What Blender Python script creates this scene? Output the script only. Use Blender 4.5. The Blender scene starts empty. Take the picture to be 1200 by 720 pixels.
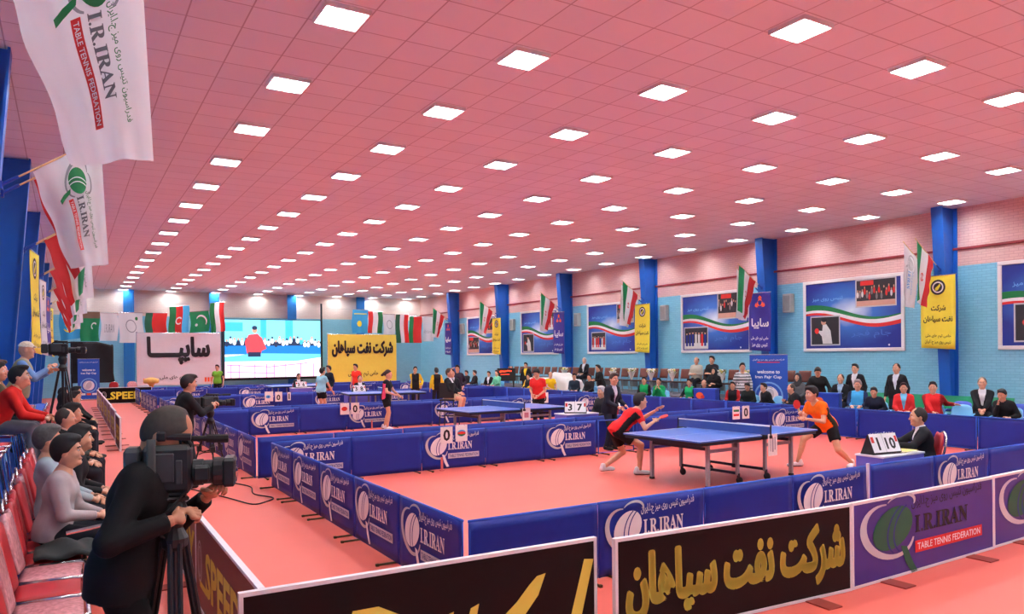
import bpy, bmesh, math, random
import numpy as np
from mathutils import Vector, Matrix

# ---------------------------------------------------------------- camera, world, exposure
R = math.radians
random.seed(7)
rng = np.random.default_rng(7)
SC = bpy.context.scene
COL = SC.collection
CAM_H, FPX, YAW, ROLL = 2.05, 869.4, 0.5403, -0.0097
cam = bpy.data.cameras.new('camera')
cam.sensor_width = 36.0
cam.lens = FPX / 1200 * 36
cam.shift_y = (416.5 - 360) / 1200
cam.clip_end = 200
cam_o = bpy.data.objects.new('camera', cam)
cam_o.matrix_world = (Matrix.Translation((0, 0, CAM_H)) @ Matrix.Rotation(-YAW, 4, 'Z')
                      @ Matrix.Rotation(math.pi / 2, 4, 'X') @ Matrix.Rotation(ROLL, 4, 'Z'))
COL.objects.link(cam_o)
SC.camera = cam_o
world = bpy.data.worlds.new('world')
world.use_nodes = True
world.node_tree.nodes['Background'].inputs[0].default_value = (0.9, 0.95, 1, 1)
world.node_tree.nodes['Background'].inputs[1].default_value = 0.3
SC.world = world
SC.view_settings.view_transform = 'Standard'
SC.view_settings.look = 'None'
SC.view_settings.gamma = 1
SC.view_settings.use_curve_mapping = False
SC.view_settings.exposure = 0.98
SC.cycles.max_bounces = 8
SC.cycles.diffuse_bounces = 5
SC.cycles.glossy_bounces = 3
LIGHT_STRENGTH = 38.0
TUBE_COLOUR = (0.93, 0.99, 1.02)

# ---------------------------------------------------------------- materials
def lin(c):
    return tuple(((v / 255) / 12.92 if v / 255 <= 0.04045 else ((v / 255 + 0.055) / 1.055) ** 2.4) for v in c)

MATS = {}
def mat(name, rgb=(200, 200, 200), rough=0.55, metal=0.0, emit=0.0, var=0.06, scale=6.0, bump=0.0, coat=0.0, spec=0.5, through=0.0):
    if name in MATS:
        return MATS[name]
    m = bpy.data.materials.new(name)
    m.use_nodes = True
    nt = m.node_tree
    b = nt.nodes['Principled BSDF']
    c = lin(rgb)
    b.inputs['Roughness'].default_value = rough
    b.inputs['Metallic'].default_value = metal
    b.inputs['Coat Weight'].default_value = coat
    b.inputs['Specular IOR Level'].default_value = spec
    b.inputs['Base Color'].default_value = (*c, 1)
    if emit > 0:
        b.inputs['Emission Color'].default_value = (*c, 1)
        b.inputs['Emission Strength'].default_value = emit
        b.inputs['Base Color'].default_value = (c[0] * .2, c[1] * .2, c[2] * .2, 1)
    elif var > 0 or bump > 0:
        tc = nt.nodes.new('ShaderNodeTexCoord')
        nz = nt.nodes.new('ShaderNodeTexNoise')
        nz.inputs['Scale'].default_value = scale
        nz.inputs['Detail'].default_value = 3
        nt.links.new(tc.outputs['Object'], nz.inputs['Vector'])
        rp = nt.nodes.new('ShaderNodeValToRGB')
        rp.color_ramp.elements[0].position = 0.3
        rp.color_ramp.elements[1].position = 0.7
        rp.color_ramp.elements[0].color = (*[v * (1 - var) for v in c], 1)
        rp.color_ramp.elements[1].color = (*[min(1, v * (1 + var)) for v in c], 1)
        nt.links.new(nz.outputs['Fac'], rp.inputs['Fac'])
        nt.links.new(rp.outputs['Color'], b.inputs['Base Color'])
        if bump > 0:
            bp = nt.nodes.new('ShaderNodeBump')
            bp.inputs['Strength'].default_value = bump
            bp.inputs['Distance'].default_value = 0.02
            nt.links.new(nz.outputs['Fac'], bp.inputs['Height'])
            nt.links.new(bp.outputs['Normal'], b.inputs['Normal'])
    if through > 0:      # thin cloth lets light through
        tr = nt.nodes.new('ShaderNodeBsdfTranslucent'); tr.inputs['Color'].default_value = (*c, 1)
        mx = nt.nodes.new('ShaderNodeMixShader'); mx.inputs[0].default_value = through
        out = nt.nodes['Material Output']
        nt.links.new(b.outputs[0], mx.inputs[1]); nt.links.new(tr.outputs[0], mx.inputs[2]); nt.links.new(mx.outputs[0], out.inputs['Surface'])
    MATS[name] = m
    return m

def brick_mat(name, c1, c2, cm, bw, bh, mortar, rough, bump, offset=0.5, axis='XY', big=0.0, spec=0.5):
    m = bpy.data.materials.new(name)
    m.use_nodes = True
    nt = m.node_tree
    b = nt.nodes['Principled BSDF']
    b.inputs['Roughness'].default_value = rough
    b.inputs['Specular IOR Level'].default_value = spec
    tc = nt.nodes.new('ShaderNodeTexCoord')
    src = tc.outputs['Object']
    if axis != 'XY':
        sp = nt.nodes.new('ShaderNodeSeparateXYZ'); cb = nt.nodes.new('ShaderNodeCombineXYZ')
        nt.links.new(src, sp.inputs[0])
        nt.links.new(sp.outputs[axis[0]], cb.inputs['X']); nt.links.new(sp.outputs[axis[1]], cb.inputs['Y'])
        src = cb.outputs[0]
    br = nt.nodes.new('ShaderNodeTexBrick')
    br.offset = offset
    br.inputs['Scale'].default_value = 1
    br.inputs['Brick Width'].default_value = bw
    br.inputs['Row Height'].default_value = bh
    br.inputs['Mortar Size'].default_value = mortar
    br.inputs['Mortar Smooth'].default_value = 0.3
    br.inputs['Color1'].default_value = (*lin(c1), 1)
    br.inputs['Color2'].default_value = (*lin(c2), 1)
    br.inputs['Mortar'].default_value = (*lin(cm), 1)
    nt.links.new(src, br.inputs['Vector'])
    col = br.outputs['Color']
    if big > 0:
        nz = nt.nodes.new('ShaderNodeTexNoise'); nz.inputs['Scale'].default_value = 0.6; nz.inputs['Detail'].default_value = 4
        nt.links.new(src, nz.inputs['Vector'])
        mr = nt.nodes.new('ShaderNodeMapRange'); mr.inputs['To Min'].default_value = 1 - big; mr.inputs['To Max'].default_value = 1 + big
        nt.links.new(nz.outputs['Fac'], mr.inputs['Value'])
        mx = nt.nodes.new('ShaderNodeVectorMath'); mx.operation = 'SCALE'
        nt.links.new(col, mx.inputs[0]); nt.links.new(mr.outputs[0], mx.inputs['Scale'])
        col = mx.outputs[0]
    nt.links.new(col, b.inputs['Base Color'])
    bp = nt.nodes.new('ShaderNodeBump'); bp.inputs['Strength'].default_value = bump; bp.inputs['Distance'].default_value = 0.01; bp.invert = True
    nt.links.new(br.outputs['Fac'], bp.inputs['Height'])
    nt.links.new(bp.outputs['Normal'], b.inputs['Normal'])
    MATS[name] = m
    return m

# ---------------------------------------------------------------- mesh builder
class MB:
    def __init__(s):
        s.v = []; s.f = []; s.m = []; s.n = 0
    def add(s, V, F, mi=0, M=None):
        V = np.asarray(V, float).reshape(-1, 3)
        if M is not None:
            A = np.array(M); V = V @ A[:3, :3].T + A[:3, 3]
        s.v.append(V)
        n = s.n
        s.f.extend([tuple(int(i) + n for i in f) for f in F])
        s.m.extend([mi] * len(F)) if np.isscalar(mi) else s.m.extend(list(mi))
        s.n += len(V)
        return s
    def box(s, c, d, mi=0, M=None, bevel=0.0):
        c = np.array(c, float); h = np.array(d, float) / 2
        if bevel > 0:
            b = min(bevel, h.min() * .9)
            V = []; F = []
            # chamfered box: 24 vertices
            sg = [(x, y, z) for x in (-1, 1) for y in (-1, 1) for z in (-1, 1)]
            idx = {}
            for q in sg:
                for ax in range(3):
                    p = [(h[i] - (0 if i == ax else b)) * q[i] for i in range(3)]
                    idx[(q, ax)] = len(V); V.append(c + p)
            for ax in range(3):
                o = [i for i in range(3) if i != ax]
                for sd in (-1, 1):
                    ring = []
                    for a, bb in ((-1, -1), (1, -1), (1, 1), (-1, 1)):
                        q = [0, 0, 0]; q[ax] = sd; q[o[0]] = a; q[o[1]] = bb
                        ring.append(idx[(tuple(q), ax)])
                    if (sd > 0) == (ax == 1): ring = ring[::-1]
                    F.append(ring)
            for e in range(3):
                o = [i for i in range(3) if i != e]
                for a in (-1, 1):
                    for bb in (-1, 1):
                        q0 = [0, 0, 0]; q0[e] = -1; q0[o[0]] = a; q0[o[1]] = bb
                        q1 = list(q0); q1[e] = 1
                        q0 = tuple(q0); q1 = tuple(q1)
                        F.append([idx[(q0, o[0])], idx[(q1, o[0])], idx[(q1, o[1])], idx[(q0, o[1])]])
            for q in sg:
                F.append([idx[(q, 0)], idx[(q, 1)], idx[(q, 2)]])
            return s.add(V, F, mi, M)
        V = [c + h * np.array(q) for q in ((-1, -1, -1), (1, -1, -1), (1, 1, -1), (-1, 1, -1), (-1, -1, 1), (1, -1, 1), (1, 1, 1), (-1, 1, 1))]
        F = [(0, 3, 2, 1), (4, 5, 6, 7), (0, 1, 5, 4), (1, 2, 6, 5), (2, 3, 7, 6), (3, 0, 4, 7)]
        return s.add(V, F, mi, M)
    def tube(s, pts, r, n=8, mi=0, cap=True, flat=1.0):
        P = np.array(pts, float); K = len(P)
        rr = np.full(K, r) if np.isscalar(r) else np.array(r, float)
        T = np.gradient(P, axis=0); T /= np.linalg.norm(T, axis=1)[:, None] + 1e-9
        up = np.array([0, 0, 1.]) if abs(T[0][2]) < .9 else np.array([1., 0, 0])
        V = []
        a = np.linspace(0, 2 * np.pi, n, endpoint=False)
        u = up
        for k in range(K):
            w = np.cross(T[k], u); w /= np.linalg.norm(w) + 1e-9
            u = np.cross(w, T[k]); u /= np.linalg.norm(u) + 1e-9
            V.extend(P[k] + rr[k] * (np.cos(a)[:, None] * w + np.sin(a)[:, None] * u * flat))
        F = []
        for k in range(K - 1):
            for i in range(n):
                j = (i + 1) % n
                F.append((k * n + i, k * n + j, (k + 1) * n + j, (k + 1) * n + i))
        if cap:
            F.append(tuple(range(n))[::-1]); F.append(tuple((K - 1) * n + i for i in range(n)))
        return s.add(V, F, mi)
    def ell(s, c, rad, mi=0, n=10, m=7, M=None):
        V = []; F = []
        rad = np.array(rad, float) if not np.isscalar(rad) else np.array([rad] * 3)
        for i in range(m + 1):
            t = np.pi * i / m
            for j in range(n):
                p = 2 * np.pi * j / n
                V.append(np.array(c) + rad * np.array((np.sin(t) * np.cos(p), np.sin(t) * np.sin(p), np.cos(t))))
        for i in range(m):
            for j in range(n):
                k = (j + 1) % n
                F.append((i * n + j, (i + 1) * n + j, (i + 1) * n + k, i * n + k))
        return s.add(V, F, mi, M)
    def lathe(s, prof, c=(0, 0, 0), n=14, mi=0, M=None):
        V = []; F = []
        for r, z in prof:
            for j in range(n):
                p = 2 * np.pi * j / n
                V.append((c[0] + r * np.cos(p), c[1] + r * np.sin(p), c[2] + z))
        for i in range(len(prof) - 1):
            for j in range(n):
                k = (j + 1) % n
                F.append((i * n + j, i * n + k, (i + 1) * n + k, (i + 1) * n + j))
        F.append(tuple(range(n))[::-1]); F.append(tuple((len(prof) - 1) * n + j for j in range(n)))
        return s.add(V, F, mi, M)
    def grid(s, fn, nu, nv, mi=0, thick=0.0):
        V = []; F = []
        for j in range(nv + 1):
            for i in range(nu + 1):
                V.append(fn(i / nu, j / nv))
        V = np.array(V, float)
        w = nu + 1
        for j in range(nv):
            for i in range(nu):
                F.append((j * w + i, j * w + i + 1, (j + 1) * w + i + 1, (j + 1) * w + i))
        if thick > 0:
            G = V.reshape(nv + 1, nu + 1, 3)
            du = np.gradient(G, axis=1); dv = np.gradient(G, axis=0)
            N = np.cross(du, dv); N /= np.linalg.norm(N, axis=2)[..., None] + 1e-9
            V2 = (G - N * thick).reshape(-1, 3)
            n0 = len(V)
            F2 = [tuple(i + n0 for i in f)[::-1] for f in F]
            rim = [i for i in range(w)] + [j * w + nu for j in range(1, nv + 1)] + [nv * w + i for i in range(nu - 1, -1, -1)] + [j * w for j in range(nv - 1, 0, -1)]
            F3 = []
            for a in range(len(rim)):
                p, q = rim[a], rim[(a + 1) % len(rim)]
                F3.append((q, p, p + n0, q + n0))
            V = np.vstack([V, V2]); F = F + F2 + F3
        return s.add(V, F, mi)
    def prism(s, pts, fn, mi=0):
        """closed outline pts (2D); fn(u, v, k) -> 3D, k=0 back, k=1 front"""
        n = len(pts)
        V = [fn(u, v, 0) for u, v in pts] + [fn(u, v, 1) for u, v in pts]
        F = [tuple(range(n))[::-1], tuple(range(n, 2 * n))] + [(i, (i + 1) % n, n + (i + 1) % n, n + i) for i in range(n)]
        return s.add(V, F, mi)
    def mesh(s, name, mats, smooth=False):
        me = bpy.data.meshes.new(name)
        V = np.vstack(s.v) if s.v else np.zeros((0, 3))
        me.from_pydata(V.tolist(), [], s.f)
        for m in (mats if isinstance(mats, (list, tuple)) else [mats]):
            me.materials.append(m)
        me.polygons.foreach_set('material_index', s.m)
        if smooth:
            me.polygons.foreach_set('use_smooth', [True] * len(me.polygons))
        me.update()
        return me
    def build(s, name, mats, parent=None, loc=None, rz=0, smooth=False):
        return place(name, s.mesh(name, mats, smooth), parent, loc, rz)

def place(name, me, parent=None, loc=None, rz=0):
    o = bpy.data.objects.new(name, me)
    COL.objects.link(o)
    if parent is not None: o.parent = parent
    if loc is not None: o.location = loc
    if rz: o.rotation_euler = (0, 0, rz)
    return o

def tag(o, label, cat, group=None, kind=None):
    if label: o['label'] = label
    if cat: o['category'] = cat
    if group: o['group'] = group
    if kind: o['kind'] = kind
    return o

def thing(name, label, cat, loc=(0, 0, 0), rz=0, group=None):
    o = bpy.data.objects.new(name, None)
    o.empty_display_size = .1
    COL.objects.link(o)
    o.location = loc; o.rotation_euler = (0, 0, rz)
    return tag(o, label, cat, group)

KIDS = {}
def copy_thing(src, loc=None, rz=None, label=None, group=None):
    c = src.copy(); COL.objects.link(c)
    if loc is not None: c.location = loc
    if rz is not None: c.rotation_euler = (0, 0, rz)
    if label: c['label'] = label
    if group: c['group'] = group
    if src.name not in KIDS: KIDS[src.name] = [(k, list(k.children)) for k in src.children]
    for k, gs in KIDS[src.name]:
        d = k.copy(); COL.objects.link(d); d.parent = c
        for g in gs:
            e = g.copy(); COL.objects.link(e); e.parent = d
    return c

ORD = ['first', 'second', 'third', 'fourth', 'fifth', 'sixth', 'seventh', 'eighth', 'ninth', 'tenth', 'eleventh', 'twelfth', 'thirteenth',
       'fourteenth', 'fifteenth', 'sixteenth', 'seventeenth', 'eighteenth', 'nineteenth', 'twentieth', 'twenty-first', 'twenty-second', 'twenty-third',
       'twenty-fourth', 'twenty-fifth', 'twenty-sixth', 'twenty-seventh', 'twenty-eighth', 'twenty-ninth', 'thirtieth', 'thirty-first', 'thirty-second', 'thirty-third', 'thirty-fourth', 'thirty-fifth']

# ---------------------------------------------------------------- lettering
AR = {'ا': 'FE8D FE8E', 'ب': 'FE8F FE90 FE91 FE92', 'پ': 'FB56 FB57 FB58 FB59', 'ت': 'FE95 FE96 FE97 FE98', 'ج': 'FE9D FE9E FE9F FEA0',
      'ح': 'FEA1 FEA2 FEA3 FEA4', 'خ': 'FEA5 FEA6 FEA7 FEA8', 'د': 'FEA9 FEAA', 'ر': 'FEAD FEAE', 'ز': 'FEAF FEB0', 'س': 'FEB1 FEB2 FEB3 FEB4',
      'ش': 'FEB5 FEB6 FEB7 FEB8', 'ف': 'FED1 FED2 FED3 FED4', 'ک': 'FB8E FB8F FB90 FB91', 'ل': 'FEDD FEDE FEDF FEE0', 'م': 'FEE1 FEE2 FEE3 FEE4',
      'ن': 'FEE5 FEE6 FEE7 FEE8', 'و': 'FEED FEEE', 'ه': 'FEE9 FEEA FEEB FEEC', 'ی': 'FBFC FBFD FBFE FBFF', 'ـ': '0640 0640 0640 0640'}
AR = {k: [chr(int(x, 16)) for x in v.split()] for k, v in AR.items()}
def shape(s):
    out = []
    for i, c in enumerate(s):
        if c not in AR: out.append(c); continue
        p = i > 0 and s[i - 1] in AR and len(AR[s[i - 1]]) == 4
        n = i < len(s) - 1 and s[i + 1] in AR and len(AR[c]) == 4
        f = AR[c]
        out.append(f[3] if p and n else f[1] if p else f[2] if n else f[0])
    return ''.join(reversed(out))
def serif(s):
    return ''.join(chr(0x1D400 + ord(c) - 65) if 'A' <= c <= 'Z' else c for c in s)

TXT = {}
def text2d(s, bold=0.0, arabic=False, maxedge=0.0):
    key = (s, bold, arabic)
    if key not in TXT:
        cu = bpy.data.curves.new('t', 'FONT')
        cu.body = shape(s) if arabic else s
        cu.offset = bold
        cu.resolution_u = 2
        o = bpy.data.objects.new('t', cu)
        COL.objects.link(o)
        me = o.to_mesh()
        V = np.array([v.co[:2] for v in me.vertices]).reshape(-1, 2)
        F = [tuple(p.vertices) for p in me.polygons]
        o.to_mesh_clear()
        bpy.data.objects.remove(o); bpy.data.curves.remove(cu)
        TXT[key] = (V, F)
    return TXT[key]

class Art:
    """flat artwork: coloured shapes in a (u, v) rectangle, laid on a surface by fn(u, v, k)"""
    def __init__(s): s.items = []
    def poly(s, pts, m, k=1):
        s.items.append((np.array(pts, float), [tuple(range(len(pts)))], m, k)); return s
    def rect(s, u0, v0, u1, v1, m, k=1): return s.poly([(u0, v0), (u1, v0), (u1, v1), (u0, v1)], m, k)
    def strip(s, line, w, m, k=1):
        """stroke along a polyline; w scalar or list"""
        L = np.array(line, float); T = np.gradient(L, axis=0); T /= np.linalg.norm(T, axis=1)[:, None] + 1e-9
        N = np.stack([-T[:, 1], T[:, 0]], 1); W = (np.full(len(L), w) if np.isscalar(w) else np.array(w))[:, None] / 2
        V = np.vstack([L - N * W, L + N * W]); n = len(L)
        s.items.append((V, [(i, i + 1, n + i + 1, n + i) for i in range(n - 1)], m, k)); return s
    def band(s, lo, hi, m, k=1):
        lo = np.array(lo, float); hi = np.array(hi, float); n = len(lo)
        s.items.append((np.vstack([lo, hi]), [(i, i + 1, n + i + 1, n + i) for i in range(n - 1)], m, k)); return s
    def disc(s, c, rx, ry, m, k=1, n=24, rot=0.0, a0=0, a1=2 * math.pi):
        a = np.linspace(a0, a1, n, endpoint=a1 - a0 < 6.28)
        x = rx * np.cos(a); y = ry * np.sin(a)
        return s.poly(np.stack([c[0] + x * math.cos(rot) - y * math.sin(rot), c[1] + x * math.sin(rot) + y * math.cos(rot)], 1), m, k)
    def arc(s, c, rx, ry, w, m, k=1, a0=0., a1=6.2832, rot=0.0, n=24, taper=False):
        a = np.linspace(a0, a1, n)
        x = rx * np.cos(a); y = ry * np.sin(a)
        L = np.stack([c[0] + x * math.cos(rot) - y * math.sin(rot), c[1] + x * math.sin(rot) + y * math.cos(rot)], 1)
        W = w * np.sin(np.linspace(.25, math.pi - .25, n)) if taper else w
        return s.strip(L, W, m, k)
    def text(s, t, u0, v0, u1, v1, m, k=1, bold=0.0, arabic=False, rot=0.0, fit=True, fat=0.0):
        if fat:      # heavier strokes: the same outline laid a few times, slightly shifted
            for du, dv in ((-1, 0), (1, 0), (0, -1), (0, 1), (-.7, -.7), (.7, .7), (.7, -.7), (-.7, .7)):
                s.text(t, u0 + du * fat, v0 + dv * fat, u1 + du * fat, v1 + dv * fat, m, k, bold, arabic, rot, fit)
        V, F = text2d(t, bold, arabic)
        if len(V) == 0: return s
        lo, hi = V.min(0), V.max(0)
        sc = np.array([(u1 - u0) / (hi[0] - lo[0]), (v1 - v0) / (hi[1] - lo[1])])
        if not fit: sc = np.full(2, sc.min())
        c = np.array([(u0 + u1) / 2, (v0 + v1) / 2])
        W = (V - (lo + hi) / 2) * sc
        cr, sr = math.cos(rot), math.sin(rot)
        W = np.stack([W[:, 0] * cr - W[:, 1] * sr, W[:, 0] * sr + W[:, 1] * cr], 1) + c
        s.items.append((W, F, m, k)); return s
    def place(s, other, u0, v0, sx, sy=None, rot=0.0):
        """copy another artwork in, scaled, turned and shifted"""
        sy = sx if sy is None else sy
        cr, sr = math.cos(rot), math.sin(rot)
        for V, F, m, k in other.items:
            W = V * [sx, sy]
            W = np.stack([W[:, 0] * cr - W[:, 1] * sr + u0, W[:, 0] * sr + W[:, 1] * cr + v0], 1)
            s.items.append((W, F, m, k))
        return s
    def mesh(s, name, fn, sub=0.0):
        mb = MB(); names = []
        for V, F, m, k in s.items:
            if m not in names: names.append(m)
            if sub > 0 and np.ptp(V, axis=0).max() > sub * 1.5:      # fine enough to follow a curved surface
                b = bmesh.new()
                bv = [b.verts.new((x, y, 0)) for x, y in V]
                for f in F:
                    try: b.faces.new([bv[i] for i in f])
                    except ValueError: pass
                bmesh.ops.triangulate(b, faces=b.faces[:])
                for _ in range(4):
                    ed = [e for e in b.edges if e.calc_length() > sub]
                    if not ed: break
                    bmesh.ops.subdivide_edges(b, edges=ed, cuts=1)
                    bmesh.ops.triangulate(b, faces=[f for f in b.faces if len(f.verts) > 3])
                b.verts.index_update()
                V = np.array([v.co[:2] for v in b.verts]); F = [tuple(v.index for v in f.verts) for f in b.faces]
                b.free()
            mb.add([fn(u, v, k) for u, v in V], F, names.index(m))
        return mb.mesh(name, [MATS[n] for n in names])

def plane(o, r, up, n=None, e0=0.004, e=0.002):
    o = np.array(o, float); r = np.array(r, float); up = np.array(up, float)
    n = np.cross(r, up) if n is None else np.array(n, float)
    return lambda u, v, k=0: o + u * r + v * up + n * (e0 + e * k)
# ---------------------------------------------------------------- smooth bodies from blended limbs
def surface_nets(D, org, h):
    S = D < 0
    nx, ny, nz = D.shape
    acc = np.zeros((nx - 1, ny - 1, nz - 1, 3), np.float32); cnt = np.zeros((nx - 1, ny - 1, nz - 1), np.float32)
    edges = []
    for ax in range(3):
        a = [slice(None)] * 3; b = [slice(None)] * 3
        a[ax] = slice(0, -1); b[ax] = slice(1, None)
        X = np.argwhere(S[tuple(a)] != S[tuple(b)])
        o = [i for i in range(3) if i != ax]
        ok = np.all((X[:, o] > 0) & (X[:, o] < np.array(D.shape)[o] - 1), axis=1)
        X = X[ok]
        Y = X.copy(); Y[:, ax] += 1
        d0 = D[X[:, 0], X[:, 1], X[:, 2]]; d1 = D[Y[:, 0], Y[:, 1], Y[:, 2]]
        P = X.astype(np.float32); P[:, ax] += d0 / (d0 - d1)
        cells = []
        for da, db in ((-1, -1), (0, -1), (0, 0), (-1, 0)):
            c = X.copy(); c[:, o[0]] += da; c[:, o[1]] += db
            np.add.at(acc, (c[:, 0], c[:, 1], c[:, 2]), P); np.add.at(cnt, (c[:, 0], c[:, 1], c[:, 2]), 1)
            cells.append(c)
        flip = (d0 < 0) ^ (ax == 1)
        edges.append((cells, flip))
    ids = -np.ones(cnt.shape, int); m = cnt > 0
    ids[m] = np.arange(m.sum())
    V = acc[m] / cnt[m][:, None] * h + np.array(org)
    F = []
    for cells, flip in edges:
        Q = np.stack([ids[c[:, 0], c[:, 1], c[:, 2]] for c in cells], 1)
        Q[~flip] = Q[~flip][:, ::-1]
        F.append(Q)
    return V, np.vstack(F).tolist()

def sdf_mesh(prims, h, cut=None, grow=0.0):
    """prims: ('cone', a, b, ra, rb, k, clip) or ('ell', c, radii, k, M)"""
    lo = np.full(3, 1e9); hi = -lo
    for p in prims:
        if p[0] == 'cone':
            r = max(p[3], p[4]) + grow
            for q in (p[1], p[2]): lo = np.minimum(lo, np.array(q) - r); hi = np.maximum(hi, np.array(q) + r)
        else:
            r = max(p[2]) + grow; lo = np.minimum(lo, np.array(p[1]) - r); hi = np.maximum(hi, np.array(p[1]) + r)
    lo -= 2.5 * h; hi += 2.5 * h
    n = np.ceil((hi - lo) / h).astype(int) + 1
    D = np.full(n, 1.0, np.float32)
    ax = [lo[i] + h * np.arange(n[i], dtype=np.float32) for i in range(3)]
    for p in prims:
        if p[0] == 'cone':
            a, b = np.array(p[1], np.float32), np.array(p[2], np.float32); r = max(p[3], p[4]) + grow; k = p[5]
            l2, h2 = np.minimum(a, b) - r - 3 * k, np.maximum(a, b) + r + 3 * k
        else:
            a = np.array(p[1], np.float32); r = max(p[2]) + grow; k = p[3]; l2, h2 = a - r - 3 * k, a + r + 3 * k
        sl = tuple(slice(max(0, int((l2[i] - lo[i]) / h) - 1), min(n[i], int((h2[i] - lo[i]) / h) + 2)) for i in range(3))
        X, Y, Z = np.meshgrid(ax[0][sl[0]], ax[1][sl[1]], ax[2][sl[2]], indexing='ij', sparse=True)
        if p[0] == 'cone':
            ba = b - a; L2 = float(ba @ ba) + 1e-9
            t = ((X - a[0]) * ba[0] + (Y - a[1]) * ba[1] + (Z - a[2]) * ba[2]) / L2
            tc = np.clip(t, 0, 1)
            d = np.sqrt((X - a[0] - tc * ba[0]) ** 2 + (Y - a[1] - tc * ba[1]) ** 2 + (Z - a[2] - tc * ba[2]) ** 2) - (p[3] + grow + (p[4] - p[3]) * tc)
            if p[6]:
                d = np.maximum(d, (t - 1) * math.sqrt(L2))
        else:
            rx, ry, rz = [v + grow for v in p[2]]
            U = (X - a[0]), (Y - a[1]), (Z - a[2])
            if p[4] is not None:
                A = np.array(p[4])  # rows: local axes in world
                U = tuple(A[i][0] * U[0] + A[i][1] * U[1] + A[i][2] * U[2] for i in range(3))
            k0 = np.sqrt((U[0] / rx) ** 2 + (U[1] / ry) ** 2 + (U[2] / rz) ** 2)
            k1 = np.sqrt((U[0] / rx ** 2) ** 2 + (U[1] / ry ** 2) ** 2 + (U[2] / rz ** 2) ** 2) + 1e-6
            d = k0 * (k0 - 1) / k1
        E = D[sl]
        hh = np.clip(.5 + .5 * (E - d) / k, 0, 1)
        D[sl] = E + (d - E) * hh - k * hh * (1 - hh)
    if cut is not None:
        X, Y, Z = np.meshgrid(ax[0], ax[1], ax[2], indexing='ij', sparse=True)
        D = np.maximum(D, cut(X, Y, Z))
    return surface_nets(D, lo, h)

def unit(v): return np.array(v, float) / (np.linalg.norm(v) + 1e-9)
def ik(a, b, l1, l2, pole):
    a = np.array(a, float); b = np.array(b, float)
    d = b - a; L = np.linalg.norm(d)
    if L > (l1 + l2) * .995: b = a + d / L * (l1 + l2) * .995; d = b - a; L = np.linalg.norm(d)
    u = d / L
    x = (l1 * l1 - l2 * l2 + L * L) / (2 * L)
    y = math.sqrt(max(0, l1 * l1 - x * x))
    p = np.array(pole, float); p = p - u * (p @ u)
    return a + u * x + unit(p) * y, b

CACHE = {}
def head_mesh(h, beard=False):
    k = ('head', h)
    if k not in CACHE:
        P = [('ell', (0, -.008, .012), (.077, .098, .112), .01, None), ('cone', (0, .035, -.055), (0, .055, -.085), .055, .034, .04, False),
             ('cone', (0, 0, -.03), (0, 0, -.1), .055, .052, .03, False)]
        if h < .015:
            P += [('cone', (0, .09, .018), (0, .108, -.022), .008, .014, .012, False), ('cone', (-.03, .08, .034), (.03, .08, .034), .014, .014, .012, False),
                  ('ell', (0, .088, -.056), (.026, .012, .012), .01, None), ('ell', (0, .082, -.09), (.024, .02, .018), .015, None)]
            for s in (-1, 1):
                P += [('ell', (s * .078, -.012, -.004), (.012, .024, .032), .008, None), ('ell', (s * .038, .062, -.02), (.028, .025, .022), .02, None)]
        V, F = sdf_mesh(P, h)
        V = list(map(tuple, V)); m = [0] * len(F)
        mb = MB(); mb.add(V, F, 0)
        if h < .015:
            for s in (-1, 1):
                mb.ell((s * .031, .0795, .012), (.014, .011, .0085), 1, 8, 5)
                mb.ell((s * .031, .0865, .012), (.0065, .006, .007), 2, 6, 4)
            mb.ell((0, .0975, -.058), (.022, .006, .005), 3, 8, 4)
        CACHE[k] = (np.vstack(mb.v), mb.f, mb.m)
    return CACHE[k]

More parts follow.
